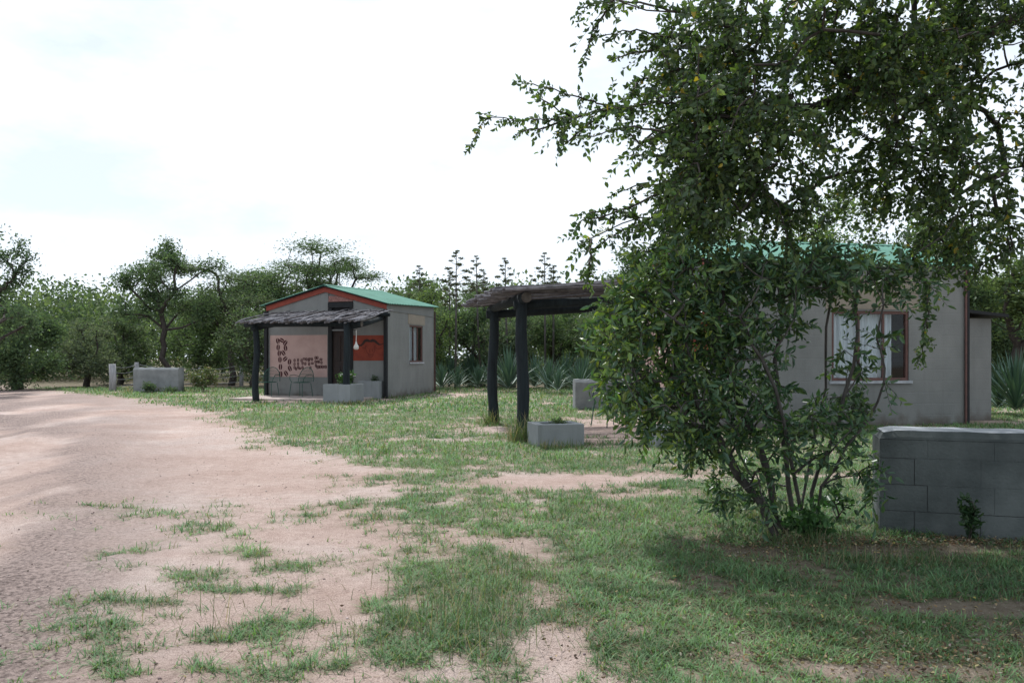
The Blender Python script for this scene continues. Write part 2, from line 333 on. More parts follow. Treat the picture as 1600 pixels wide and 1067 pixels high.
def edges_mesh(P, par, r, mat, name, k=5, jit=.0, thin=.0):
    ch = np.array([i for i in range(len(P)) if par[i] >= 0 and par[i] != i])
    A, B = P[par[ch]], P[ch]; rb = r[ch]; ra = np.minimum(r[par[ch]], rb*1.5)
    if jit:                                   # bend each limb
        ln = np.linalg.norm(B-A, axis=1, keepdims=True); Mid = (A+B)/2+rng.normal(size=A.shape)*ln*jit; rm = (ra+rb)/2
        A, B, ra, rb = np.concatenate([A, Mid]), np.concatenate([Mid, B]), np.concatenate([ra, rm]), np.concatenate([rm, rb])
    t = unit(B-A); ref = np.where(np.abs(t[:, 2:3]) > .9, np.array([[1., 0, 0]]), np.array([[0, 0, 1.]])); u = unit(np.cross(t, ref)); v = np.cross(t, u)
    an = np.arange(k)*2*np.pi/k; cs, sn = np.cos(an), np.sin(an)
    ring = lambda C, rr: C[:, None]+(u[:, None]*cs[None, :, None]+v[:, None]*sn[None, :, None])*rr[:, None, None]
    VV = np.concatenate([ring(A-t*ra[:, None]*.3, ra), ring(B+t*rb[:, None]*.3, rb)], 1).reshape(-1, 3)
    n0 = (np.arange(len(A))*2*k)[:, None]; q = np.arange(k)[None]; q2 = (np.arange(k)+1)[None] % k
    FF = np.stack([n0+q, n0+q2, n0+q2+k, n0+q+k], -1).reshape(-1, 4)
    return npmesh(name, VV, FF, mat, smooth=True)
def leaf_mesh(name, B, D, Ln, Wd, mat, tint, fold=.25, full=False, bend=.15):
    """real leaves: a folded blade of two halves; full = with shoulders"""
    N_ = len(B); D = unit(D); rnd = rng.normal(size=D.shape); S = unit(np.cross(D, rnd)); U = np.cross(S, D)
    Ln = Ln[:, None]; Wd = Wd[:, None]
    if full:
        pts = [B, B+D*Ln*.3-S*Wd*.5+U*Wd*fold, B+D*Ln*.68-S*Wd*.42+U*(Wd*fold-Ln*bend*.3), B+D*Ln-U*Ln*bend, B+D*Ln*.68+S*Wd*.42+U*(Wd*fold-Ln*bend*.3), B+D*Ln*.3+S*Wd*.5+U*Wd*fold]
        VV = np.stack(pts, 1).reshape(-1, 3); o = (np.arange(N_)*6)[:, None]
        FF = np.concatenate([o+np.array([[0, 1, 2, 3]]), o+np.array([[0, 3, 4, 5]])]); k = 6
    else:
        pts = [B, B+D*Ln*.5-S*Wd*.5+U*Wd*fold, B+D*Ln, B+D*Ln*.5+S*Wd*.5+U*Wd*fold]
        VV = np.stack(pts, 1).reshape(-1, 3); o = (np.arange(N_)*4)[:, None]
        FF = np.concatenate([o+np.array([[0, 1, 2]]), o+np.array([[0, 2, 3]])]); k = 4
    return npmesh(name, VV, FF, mat, np.repeat(tint, k, 0))
def tints(n, pal, var=.25):
    pal = np.array(pal); i = rng.integers(0, len(pal), n); c = pal[i]*(1+rng.normal(size=(n, 1))*var*.6)+pal[i]*rng.normal(size=(n, 3))*var*.12
    return np.clip(c, .006, 1)
def blob_pts(c, r, n, shell=.35):
    p = unit(rng.normal(size=(n, 3)))*(rng.random((n, 1))**shell); return np.array(c)+p*np.array(r)
# ------------------------------------------------------------------ huts
def hut(loc, ang, Wd, S, label, eave=2.8, ridge=3.33, rise=0, win=(1.92, 3.37, .0, .0), annex=False, dy=(1.08, 1.90)):
    t = thing('hut', label, 'hut', loc, ang)
    W2 = Wd/2; th = .15
    slope = lambda y: ridge-(ridge-eave)*abs(y-W2)/W2
    zz = lambda x: rise*x/S
    d0, d1 = dy
    # front wall: two leaves each side of the door bay, a piece over it
    f = MB()
    f.slab([(0, 0), (d0, 0), (d0, slope(d0)), (0, slope(0))], 'x', 0, th)
    f.slab([(d1, 0), (Wd, 0), (Wd, slope(Wd)), (W2, ridge), (d1, slope(d1))], 'x', 0, th)
    f.slab([(d0, 2.88), (d1, 2.88), (d1, slope(d1)), (d0, slope(d0))], 'x', .03, th)
    f.build('front_wall', M['wall'], t)
    w0, w1, z0, z1_ = win
    s = MB()
    xs = [th, w0, w1, S-th]; zs = [0, z0, z1_, None]
    for i in range(3):
        for k in range(3):
            if i == 1 and k == 1: continue
            xa, xb_ = xs[i], xs[i+1]; za, zb = zs[k], zs[k+1]
            ta = zb if zb is not None else eave+zz(xa); tb = zb if zb is not None else eave+zz(xb_)
            s.slab([(xa, za), (xb_, za), (xb_, tb), (xa, ta)], 'y', 0, th)
    s.build('side_wall', M['wall'], t)
    MB().slab([(th, 0), (S-th, 0), (S-th, eave+zz(S)), (th, eave)], 'y', Wd-th, Wd).build('side_wall', M['wall'], t)
    r_ = zz(S)
    MB().slab([(0, 0), (Wd, 0), (Wd, eave+r_), (W2, ridge+r_), (0, eave+r_)], 'x', S-th, S).build('back_wall', M['wall'], t)
    MB().box(th, S-th, th, Wd-th, .0, .05).build('interior_floor', M['dark'], t)
    # thin plaster band running round under the eaves
    MB().box(.1, S+.02, -.02, -.001, eave-.19+.0, eave-.17).build('wall_band', M['wall'], t)
    # lintel patch of bare plaster, window, curtain
    MB().slab([(w0-.12, z1_+.03), (w1+.18, z1_+.03), (w1+.18, eave-.20), (w0-.12, eave-.20)], 'y', -.012, -.0005).build('lintel_patch', M['tan'], t)
    fr = MB(); fb = .05
    fr.box(w0, w0+fb, .02, .09, z0, z1_); fr.box(w1-fb, w1, .02, .09, z0, z1_)
    fr.box(w0+fb, w1-fb, .02, .09, z0, z0+fb); fr.box(w0+fb, w1-fb, .02, .09, z1_-fb, z1_)
    for q in (.36, .68):
        c = w0+(w1-w0)*q; fr.box(c-.018, c+.018, .03, .08, z0+fb, z1_-fb)
    wn = fr.build('window', M['frame'], t)
    MB().box(w0-.05, w1+.05, -.04, .02, z0-.05, z0-.002).build('sill', M['lit_cap_and_sill'], wn)
    for a_, b_ in ((0, .36), (.36, .68), (.68, 1)):
        xa = w0+(w1-w0)*a_+(.018 if a_ else fb); xb_ = w0+(w1-w0)*b_-(.018 if b_ < 1 else fb)
        MB().box(xa, xb_, .05, .056, z0+fb, z1_-fb).build('pane', M['glass'], wn)
    cu = MB(); nn = 60; x0c, x1c = w0+.06, w0+(w1-w0)*.82
    pts = [(x0c+(x1c-x0c)*i/nn, .13+.014*math.sin(i*1.35)+.008*math.sin(i*.61)) for i in range(nn+1)]
    v0 = [(x, y, z0+.03) for x, y in pts]+[(x, y, z1_-.05) for x, y in pts]
    cu.poly(v0, [(i, i+1, nn+2+i, nn+1+i) for i in range(nn)]); cu.build('curtain', M['curtain'], wn)
    # roof: corrugated sheets
    ov, of = .13, .16; amp, pitch = .013, .125
    for side in (0, 1):
        nxr = int((S+2*of)/pitch*6); v = []; fcs = []
        ys = [W2, W2*.5, -ov] if side == 0 else [W2, Wd-W2*.5, Wd+ov]
        for i in range(nxr+1):
            x = -of+(S+2*of)*i/nxr; dz = amp*math.sin(2*math.pi*(x+of)/pitch)
            for y in ys:
                v.append((x, y, slope(y)+.055+dz+zz(x)))
        n3 = len(v)
        v += [(x, y, z-.012) for x, y, z in v]
        for i in range(nxr):
            for k in range(2):
                a_ = i*3+k; b_ = a_+3
                q = (a_, a_+1, b_+1, b_) if side else (a_, b_, b_+1, a_+1)
                fcs.append(q); fcs.append(tuple(n3+e for e in q[::-1]))
            a_ = i*3+2; fcs.append((a_, a_+3, a_+3+n3, a_+n3))
        for k in range(2):
            fcs.append((k, k+1, k+1+n3, k+n3)); e0 = nxr*3+k; fcs.append((e0, e0+1, e0+1+n3, e0+n3))
        MB().poly(v, fcs).build('roof_slope', M['roof'], t)
    rc = MB(); rc.poly([(-of-.01, W2-.14, slope(W2-.14)+.075), (-of-.01, W2, ridge+.078), (-of-.01, W2+.14, slope(W2+.14)+.075), (S+of+.01, W2-.14, slope(W2-.14)+.075+r_), (S+of+.01, W2, ridge+.078+r_), (S+of+.01, W2+.14, slope(W2+.14)+.075+r_)],
            [(0, 3, 4, 1), (1, 4, 5, 2)]); rc.build('ridge_cap', M['roof'], t)
    # red barge boards under the front verge, dark edge above
    for a_, b_ in ((-.0, W2), (W2, Wd+.0)):
        MB().slab([(a_, slope(a_)-.15), (b_, slope(b_)-.15), (b_, slope(b_)+.0), (a_, slope(a_)+.0)], 'x', -.045, -.003).build('barge_board', M['red'], t)
        MB().slab([(a_, slope(a_)+.002), (b_, slope(b_)+.002), (b_, slope(b_)+.038), (a_, slope(a_)+.038)], 'x', -.12, .1).build('verge_batten', M['black'], t)
    # corner posts
    for y in (-.04, Wd-.06):
        MB().box(-.10, -.003, y, y+.10, 0, eave-.16).build('corner_post', M['black'], t)
    MB().box(S-.02, S+.015, -.045, -.022, 0, eave-.02).build('corner_strip', M['frame'], t)
    MB().box(S+.017, S+.06, -.05, .0, 0, eave-.02).build('downpipe', M['black'], t)
    # door bay
    c = (d0+d1)/2
    for y in (d0, d1-.12): MB().box(-.02, .10, y, y+.12, 0, 2.7).build('door_post', M['black'], t)
    MB().box(.06, .12, d0+.12, d1-.12, 2.06, 2.7).build('transom_panel', M['black'], t)
    MB().box(-.035, .09, d0+.004, d1-.004, 2.705, 2.86).build('vent_beam', M['black'], t)
    MB().box(-.004, .028, d0+.01, d1-.01, 2.885, min(slope(d0), slope(d1))-.02).build('gable_panel', M['brickpink'], t)
    dr = MB().box(.05, .09, d0+.12, d1-.12, .06, 2.0).build('door', M['door'], t)
    MB().box(-.0, .058, d0+.12, d1-.12, 2.01, 2.055).build('door_head', M['concrete'], t)
    for za, zb in ((.2, .95), (1.1, 1.88)):
        for ya, yb in ((d0+.17, c-.025), (c+.025, d1-.17)): MB().box(.034, .0495, ya, yb, za, zb).build('door_panel', M['door'], dr, bevel=.006)
    MB().tube([(.02, d0+.16, 1.02), (.0, d0+.16, 1.02), (.0, d0+.25, 1.02)], .009).build('door_handle', M['wire'], dr)
    return t
C1 = np.array([-3.7, 24.2]); A1 = math.atan2(.967, .256)
def c1_wall(px, py):                         # point on the left hut's front wall seen there -> local y, z
    r = (px-800)/FPX; v = (-3.7-24.2*r)/(.967+.256*r); d = 24.2+.256*v
    return v, CAMH+(HOR-py)*d/FPX
h1 = hut((-3.7, 24.2, 0), A1, 3.98, 4.0, 'small grey plastered hut with green roof and murals, at left beyond the grass', rise=.14, win=(1.78, 2.95, 1.06, 2.24), eave=2.78)
h2 = hut((3.42, 13.8, 0), R(10.7), 4.0, 4.78, 'larger looking grey hut with green roof, half hidden behind the leafy bush', win=(2.16, 3.66, .80, 2.02), eave=2.82, ridge=3.42)
# lean-to behind the second hut
an = MB(); an.box(4.81, 6.02, .8, 2.6, 0, 1.95); an.build('lean_to', M['wall'], h2)
rfm = MB(); rfm.slab([(4.81, 2.10), (6.25, 1.97), (6.25, 2.03), (4.81, 2.16)], 'y', .62, 2.8); rfm.build('lean_to_roof', M['black'], h2)
MB().box(4.86, 5.06, .77, .797, 1.05, 1.92).build('lean_to_window', M['black'], h2)
# murals, painted flat on the front walls
def mural_panel(parent, y0, y1, z0, z1_, mat, name):
    return MB().box(-.006, -.0015, y0, y1, z0, z1_).build(name, mat, parent)
def bean(mb, y, z, ly, lz, rot, x=-.0075):
    """an oval with a slit: two half moons"""
    ca, sa = math.cos(rot), math.sin(rot)
    for sg in (1, -1):
        pts = []
        for i in range(9):
            a_ = -math.pi/2+math.pi*i/8; pts.append((sg*(ly*.14+ly*.86*math.cos(a_)), lz*math.sin(a_)))
        mb.poly([(x, y+p*ca-q*sa, z+p*sa+q*ca) for p, q in pts], [tuple(range(9)) if sg > 0 else tuple(range(9))[::-1]])
y0, zb = c1_wall(511.5, 593.5); y1, zt = c1_wall(422, 524)
pk = mural_panel(h1, y0, y1, .62, zt, M['pinkpaint'], 'pink_mural')
mp_ = lambda X, Y: c1_wall(410+X/8.89, 500+Y/8.89)
big = [(215, 292, .2, -15), (270, 282, .17, -60), (318, 318, .2, 40), (322, 390, .21, -12), (292, 458, .18, -35), (316, 540, .2, 50), (378, 580, .19, 12), (382, 672, .2, -25), (330, 742, .21, -35),
       (220, 380, .2, 3), (235, 462, .2, 0), (245, 550, .23, 0), (252, 650, .22, 0), (255, 750, .23, 0)]
bm_ = MB()
for X_, Y_, s_, a_ in big:
    y, z = mp_(X_, Y_); bean(bm_, y, z, .062, .092, R(a_))
small = [(448, 560), (448, 612), (448, 660), (470, 678), (497, 556), (497, 608), (500, 655), (522, 672), (545, 562), (560, 600), (560, 660), (580, 540), (598, 606), (612, 545), (645, 558), (655, 540), (650, 612), (668, 665), (690, 545), (695, 600),
         (740, 525), (765, 525), (740, 580), (765, 580), (745, 632), (768, 655), (785, 580), (815, 545), (822, 590), (810, 650), (835, 650), (858, 650), (882, 650), (785, 650)]
for k, (X_, Y_) in enumerate(small):
    y, z = mp_(X_, Y_); bean(bm_, y, z, .037, .057, R([0, 8, -10, 90][k % 4] if k > 5 else 0))
props(bm_.build('painted_lettering', M['bean'], pk), kind='stuff')
y0, zb = c1_wall(600.5, 563.5); y1, zt = c1_wall(554, 524)
rd = mural_panel(h1, max(y0, .07), y1+.04, zb, zt, M['redpaint'], 'buffalo_mural')
def strip(mb, pts, ws, x=-.0085):
    L_, Rr = [], []
    for i, (y, z) in enumerate(pts):
        a_ = pts[max(i-1, 0)]; b_ = pts[min(i+1, len(pts)-1)]; dy_, dz_ = b_[0]-a_[0], b_[1]-a_[1]; l = math.hypot(dy_, dz_) or 1
        L_.append((x, y-dz_/l*ws[i], z+dy_/l*ws[i])); Rr.append((x, y+dz_/l*ws[i], z-dy_/l*ws[i]))
    n_ = len(pts); mb.poly(L_+Rr, [(i, i+1, n_+i+1, n_+i) for i in range(n_-1)])
mq = lambda X, Y: c1_wall(500+X/7.625, 500+Y/7.625)
hb = MB()
strip(hb, [mq(*p) for p in [(765, 275), (735, 290), (705, 292), (680, 272), (655, 250), (630, 243), (605, 252), (595, 258)]], [.004, .014, .024, .034, .04, .045, .04, .02])
strip(hb, [mq(*p) for p in [(442, 280), (460, 300), (490, 303), (515, 280), (535, 250), (560, 242), (585, 250), (596, 258)]], [.004, .018, .028, .034, .04, .045, .04, .02], x=-.0088)
hb.build('painted_horns', M['blackpaint'], rd)
hl = MB()
for line in [[(550, 300), (545, 340), (560, 385), (585, 410), (610, 415), (640, 400), (655, 350), (655, 300)], [(575, 400), (590, 440), (620, 442), (640, 410)], [(500, 325), (525, 335), (545, 325)], [(660, 325), (690, 345), (735, 335)],
             [(540, 310), (560, 318)], [(645, 318), (665, 308)], [(590, 350), (592, 385)], [(625, 345), (628, 380)]]:
    strip(hl, [mq(*p) for p in line], [.009]*len(line), x=-.0092)
hl.build('painted_face_lines', M['linepaint'], rd)
p2 = mural_panel(h2, 1.95, 3.9, .62, 2.0, M['pinkpaint'], 'pink_mural'); b2 = MB()
for k in range(46):
    bean(b2, 3.6-(k % 9)*.18+.03*math.sin(k*2.1), 1.75-(k//9)*.21, .045, .08, R(25*math.sin(k*1.7)))
props(b2.build('painted_lettering', M['bean'], p2), kind='stuff')
rd2 = mural_panel(h2, .08, 1.0, 1.2, 2.0, M['redpaint'], 'terracotta_mural')
# ------------------------------------------------------------------ stick roofed porches
def stick_mesh(k, mat, ln):
    r_ = random.Random(k); n_ = 9; pts = []; rr = []; r0 = r_.uniform(.014, .026)
    ph = r_.uniform(0, 6); am = r_.uniform(.015, .05)
    for i in range(n_):
        s_ = i/(n_-1); pts.append((s_*ln, am*math.sin(ph+s_*4)+.4*am*math.sin(ph*2+s_*11), .3*am*math.sin(ph*3+s_*5))); rr.append(r0*(1-.5*s_)*(1+.12*math.sin(9*s_+ph)))
    mb = MB().tube(pts, rr, 6)
    for q in range(2):                      # a snag
        j = r_.randint(3, 7); p = Vector(pts[j]); mb.tube([p, p+Vector((.12, r_.uniform(-.07, .07), r_.uniform(0, .05)))], [.007, .003], 4)
    return mb.mesh('stick', mat, smooth=True)
def porch(loc, ang, label, xf, posts, y0, y1, zf, zr, xr, over, nst, pole_r, seed, sidebeams=True):
    t = thing('stick_porch', label, 'porch', loc, ang); rr = random.Random(seed)
    for (x, y) in posts:
        n_ = 10; pts = [(x+.02*math.sin(i*.8+y), y+.018*math.cos(i*.9+x), -.1+(zf-.02+.1)*i/(n_-1)) for i in range(n_)]
        MB().tube(pts, [pole_r*(1.08-.12*i/(n_-1))*(1+.05*math.sin(i*2.3)) for i in range(n_)], 12).build('post', M['pole'], t, smooth=True)
    fb = .075
    ya, yb = posts[0][1], posts[-1][1]
    MB().tube([(xf, min(ya, yb)-.32, zf-.06), (xf+.01, (ya+yb)/2, zf-.045), (xf, max(ya, yb)+.35, zf-.05)], [fb*1.1, fb, fb*.9], 10).build('front_beam', M['pole'], t, smooth=True)
    MB().tube([(xf, min(ya, yb)-.325, zf-.06), (xf, min(ya, yb)-.34, zf-.06)], fb*1.05, 10).build('beam_end', M['logend'], t)
    MB().tube([(xr, y0+.1, zr-.06), (xr, y1-.1, zr-.06)], .05, 8).build('rear_beam', M['pole'], t, smooth=True)
    for y in ([posts[0][1], posts[-1][1]] if sidebeams else []):
        MB().tube([(xf-.12, y+.02, zf-.16), ((xf+xr)/2, y, (zf+zr)/2-.17), (xr, y, zr-.16)], [.075, .07, .065], 10).build('side_beam', M['pole'], t, smooth=True)
    ln = math.hypot(xr-xf+over, zr-zf)+.1
    var = [stick_mesh(seed*50+k, M['stick'] if k % 3 else M['stick2'], ln) for k in range(9)]
    pitch_ = math.atan2(zr-zf, xr-xf)
    for i in range(nst):
        y = y0+(y1-y0)*((i*.618) % 1); lay = rr.choice([0, .02, .035, .05])
        o = link('stick', rr.choice(var), t, (xf-over+rr.uniform(-.14, .12), y, zf-(over)*math.tan(pitch_)+.04+lay+rr.uniform(-.01, .01)), (rr.uniform(-.5, .5), -pitch_+rr.uniform(-.008, .008), rr.uniform(-.05, .05)))
        s_ = rr.uniform(.86, 1.0); o.scale = (s_, rr.uniform(.8, 1.4), rr.uniform(.8, 1.3))
    for k in range(2):                     # cross battens that hold the sticks down
        x = xf+(xr-xf)*(.25+.45*k); z = zf+(zr-zf)*(.25+.45*k)
        MB().tube([(x, y0, z+.12), (x+.05, (y0+y1)/2, z+.135), (x-.03, y1, z+.12)], .014, 5).build('batten', M['stick2'], t)
    return t
porch((-3.7, 24.2, 0), A1, 'porch of weathered sticks on black poles against the mural wall of the left hut', -2.2, [(-2.42, .10), (-2.2, 2.97)], -.25, 3.35, 2.17, 2.52, -.13, .36, 110, .088, 3)
porch((3.42, 13.8, 0), R(10.7), 'porch of weathered sticks on two thick black poles in the middle, nearer the camera', -3.5, [(-3.5, -.92), (-3.5, 1.73)], -1.35, 2.15, 2.14, 2.40, -.14, .40, 120, .088, 5)
# porch slab of the left hut
sl = MB().box(-2.05, -.11, .25, 3.95, -.05, .055).build('porch_floor', M['slab'], None, bevel=.008); sl.location = (-3.7, 24.2, 0); sl.rotation_euler = (0, 0, A1); props(sl, kind='structure')
# ------------------------------------------------------------------ planters, walls
def planter(loc, rz, wx, wy, h, label, th=.11, soil=None):
    t = thing('planter', label, 'planter', (loc[0], loc[1], 0), rz)
    mb = MB(); x, y = wx/2, wy/2
    o = [(-x, -y), (x, -y), (x, y), (-x, y)]; i_ = [(-x+th, -y+th), (x-th, -y+th), (x-th, y-th), (-x+th, y-th)]
    v = [(p[0], p[1], -.1) for p in o]+[(p[0], p[1], h) for p in o]+[(p[0], p[1], h) for p in i_]+[(p[0], p[1], h-.16) for p in i_]
    f = []
    for k in range(4):
        q = (k+1) % 4; f += [(k, q, 4+q, 4+k), (4+k, 4+q, 8+q, 8+k), (8+k, 8+q, 12+q, 12+k)]
    mb.poly(v, f).build('box', M['concrete'], t, bevel=.012)
    MB().box(-x+th, x-th, -y+th, y-th, h-.17, h-.09).build('soil', M['joint'], t)
    return t
def gpos(px, py, dd=0):
    x, y = gnd(px, py); return (x, y+dd)
x_, y_ = gpos(533, 630); pl1 = planter((x_-.06, y_+.62), A1-R(90), .80, .84, .49, 'grey block planter holding a white flowering plant, by the left porch pole')
x_, y_ = gpos(575, 625.5); pl1b = planter((x_-.08, y_+1.15), A1-R(90), .64, .6, .52, 'grey planter box under the buffalo mural with a small dark weed in it')
x_, y_ = gpos(872, 698); pl2 = planter((x_-.02, y_+.34), R(14), .66, .56, .30, 'low grey planter with a rectangular hole, right beside the nearest porch pole')
x_, y_ = gpos(1056, 700); pl3 = planter((x_, y_+.3), R(12), .66, .56, .28, 'low grey planter whose corner shows under the left edge of the leafy bush')
def block_wall(name, label, loc, rz, ln, th, h, nb=True, cat='wall', cracks=()):
    t = thing(name, label, cat, (loc[0], loc[1], 0), rz)
    if not nb:
        mb = MB()
        n_ = 14; v = []
        for i in range(n_+1):
            x = ln*i/n_; e = .008*math.sin(i*1.9)
            v += [(x, 0, -.1), (x, 0, h-.07+e), (x, .05, h+e), (x, th-.05, h+e), (x, th, h-.07), (x, th, -.1)]
        f = [(i*6+k, i*6+6+k, i*6+7+k, i*6+1+k) for i in range(n_) for k in range(5)]+[tuple(range(6))[::-1], tuple(n_*6+k for k in range(6))]
        mb.poly(v, f).build('wall_body', M['block2'], t)
        return t
    MB().box(.006, ln-.006, .006, th-.006, -.1, h-.09).build('core', M['joint'], t)
    ch = .1925; bl = .40; k = 0; z = -.05
    zs = [-.08, .155, .335, .515, h-.06]
    for r_ in range(4):
        za, zb2 = zs[r_], zs[r_+1]; x = 0; first = True
        while x < ln-.01:
            L_ = (bl/2+.02 if r_ % 2 == 0 else .30) if first else bl
            xe = min(x+L_, ln); g = .0006; gr = .0045 if (r_, first) in cracks else g
            j = random.uniform(-.0004, .0004)
            gt = .0045 if (r_, first) in cracks else g
            MB().box(x+(0 if first else g), xe-gr, 0+j, th-j, za+g, zb2-gt).build('block', M['block'], t, bevel=.0006)
            x = xe; first = False
    # rounded mortar cap; sun and sky light on its top painted in as paler colour
    n_ = 24; v = []
    for i in range(n_+1):
        x = ln*i/n_; e = .0015*math.sin(i*1.7)+.0012*math.sin(i*4.1); xx = x if 0 < i < n_ else x
        c_ = .03 if i == 0 else 0
        v += [(xx, -.001, h-.058), (xx+c_*.6, .0, h-.04+e*.5-c_*.5), (xx+c_, .035, h+e-c_*.5), (xx+c_, th-.035, h+e-c_*.5), (xx+c_*.6, th, h-.04-c_*.5), (xx, th+.001, h-.058)]
    f = [(i*6+k, i*6+6+k, i*6+7+k, i*6+1+k) for i in range(n_) for k in range(5)]+[tuple(range(6))[::-1], tuple(n_*6+k for k in range(6))]
    cp = MB().poly(v, f).build('cap', M['block'], t); cp.data.materials.append(M['lit_cap_and_sill'])
    for i in range(n_): cp.data.polygons[i*5+2].material_index = 1
    return t
wd_ = R(-18)
RW = block_wall('low_wall', 'big low grey block wall with cracked corner and pale top, at the right edge', (2.535, 5.65), wd_, 2.6, .45, .70, cracks={(1, True), (2, True), (0, True), (0, False)})
bw2 = block_wall('low_wall', 'small low grey block wall standing before the wire fence at far left', (at(208, 613, 28.2)[0], 28.2), R(-2), 1.58, .45, .86, nb=False)
bw3 = block_wall('low_wall', 'low grey block wall with rounded top beyond the middle porch, left part seen past the bush', (at(899, 640, 18.9)[0], 18.9), R(4), 1.5, .42, .70, nb=False)
# ------------------------------------------------------------------ wire chairs
def chair_parts(t):
    for sx in (-1, 1):
        for sy in (-1, 1):
            MB().tube([(sx*.20, sy*.2-.02, .40), (sx*.235, sy*.25-.02, 0)], .0095, 6).build('leg', M['chair'], t)
    ring = [(0.24*math.cos(a_), .23*math.sin(a_), .42) for a_ in [2*math.pi*i/20 for i in range(21)]]
    s_ = MB().tube(ring, .010, 5, cap=False)
    for k in range(-6, 7):
        y = k*.034; hx = .24*math.sqrt(max(0, 1-(y/.23)**2)); s_.tube([(-hx, y, .42), (0, y, .412), (hx, y, .42)], .004, 4)
    s_.build('seat', M['chair'], t)
    arch = []
    for i in range(21):
        a_ = math.pi*i/20; arch.append((.27*math.cos(a_), .20+.10*math.sin(a_), .44+.42*math.sin(a_)**.8))
    b_ = MB().tube(arch, .011, 5)
    for k in range(-6, 7):
        x = k*.038; c_ = max(0.0, 1-(x/.27)**2)**.5; b_.tube([(x*.85, .2, .42), (x, .20+.1*c_, .44+.42*c_**.8)], .004, 4)
    for z_ in (.55, .66, .76):
        s1 = ((z_-.44)/.42)**(1/.8); c1_ = math.sqrt(max(0, 1-s1*s1))*.27; b_.tube([(-c1_, .2+.1*s1, z_), (c1_, .2+.1*s1, z_)], .0045, 4)
    b_.build('backrest', M['chair'], t)
    for sx in (-1, 1):
        MB().tube([(sx*.265, .22, .60), (sx*.30, .05, .64), (sx*.29, -.16, .63), (sx*.25, -.22, .52), (sx*.20, -.18, .41)], .010, 6).build('armrest', M['chair'], t)
def chair(loc, rz, label):
    t = thing('wire_chair', label, 'chair', loc, rz, 'green wire garden chairs on the porches'); chair_parts(t); return t
def c1pt(X, Y): u, v = np.array([.256, .967]), np.array([-.967, .256]); p = C1+u*X+v*Y; return p[0], p[1]
for (yy_, lab, rz) in ((3.55, 'green wire chair under the big painted letter, leftmost by the pink mural', .1), (2.45, 'green wire chair between the big painted letter and the dark door', -.15)):
    p = c1pt(-.62, yy_); chair((p[0], p[1], .055), A1-R(90)+rz, lab)
p = gnd(958, 668); chair((p[0]+.0, p[1]+.25, 0), R(-60), 'green wire chair whose legs show below the left edge of the leafy bush')
p = gnd(1000, 667); chair((p[0]+.05, p[1]+.1, 0), R(-100), 'green wire chair almost hidden behind the bush, beside the pink mural of the near hut')
# hanging lamp on the porch
t = thing('hanging_lamp', 'white bulb lamp hanging by its cord beside the right pole of the left porch', 'lamp', at(556.5, 535, 22.6))
MB().tube([(0, 0, .34), (.004, 0, .2), (0, 0, 0)], .011, 6).build('cord', M['lamp'], t)
MB().tube([(0, 0, .02), (0, 0, -.04), (0, 0, -.10), (0, 0, -.17), (0, 0, -.20)], [.02, .03, .065, .07, .03], 12).build('lamp_shade', M['lamp'], t, smooth=True)
MB().tube([(0, 0, .33), (-.12, -.1, .345)], .01, 6).build('bracket', M['black'], t)
# ------------------------------------------------------------------ fence
ft = thing('wire_fence', 'grey post and wire fence running behind the small low wall at far left', 'fence', (0, 0, 0))
fp = [(176, 611, 29.6, .98), (214, 605, 33.2, 1.02), (312, 600, 34.6, .8), (377, 601, 35.2, 1.0), (440, 600, 36.2, 1.0), (520, 600, 37.0, 1.0)]
P3 = []
for i, (px, py, d, h) in enumerate(fp):
    x = (px-800)/FPX*d; P3.append((x, d, h)); r_ = .13 if i == 0 else (.09 if i != 2 else .045)
    MB().tube([(x, d, -.1), (x+.01, d, h*.5), (x-.01, d, h)], [r_, r_*.95, r_*.9], 9).build('post', M['fencepost'], ft, smooth=True)
for lev in (.18, .45, .70, .92):
    for a_, b_ in zip(P3[:-1], P3[1:]):
        pts = []
        for i in range(7):
            s_ = i/6; pts.append((a_[0]+(b_[0]-a_[0])*s_, a_[1]+(b_[1]-a_[1])*s_, lev*(a_[2]*(1-s_)+b_[2]*s_)-.07*math.sin(math.pi*s_)*(.5+lev)+.0))
        MB().tube(pts, .013, 4).build('wire', M['wire'], ft)
# ------------------------------------------------------------------ the foreground trees
def spray_leaves(P, dirs, ntw, tl, nl, L0, W0, pal, droop, spread=.9, leafang=.75):
    """twigs at nodes, each with alternate leaves along it; returns twig edges and leaf arrays"""
    base = np.repeat(P, ntw, 0); D = unit(np.repeat(dirs, ntw, 0)*.8+rng.normal(size=base.shape)*spread)
    D[:, 2] -= droop*.5; D = unit(D); n = len(base)
    L_ = tl*(.6+.8*rng.random(n)); s = np.linspace(.06, 1, nl)[None, :, None]
    pos = base[:, None]+D[:, None]*s*L_[:, None, None]; pos[..., 2] -= (droop*(s[..., 0]**2)*L_[:, None]*.6)
    tang = D[:, None]*np.ones_like(s)+np.array([0, 0, -1.])*droop*s*1.2; tang = unit(tang)
    side = unit(np.cross(tang, rng.normal(size=(n, 1, 3))))*np.where(np.arange(nl) % 2, 1, -1)[None, :, None]
    ld = unit(tang*(1-leafang*.5)+side*leafang+rng.normal(size=pos.shape)*.28+np.array([0, 0, -.25])*droop)
    pos = pos.reshape(-1, 3); ld = ld.reshape(-1, 3); m_ = len(pos)
    qs = .45+.85*rng.random(m_); Ls = L0*qs*(.9+.2*rng.random(m_)); Ws = W0*qs*(.8+.4*rng.random(m_))
    mid = base+D*L_[:, None]*.5; mid[:, 2] -= droop*.25*L_*.6; tip = base+D*L_[:, None]; tip[:, 2] -= droop*L_*.6
    return (base, mid, tip), pos, ld, Ls, Ws
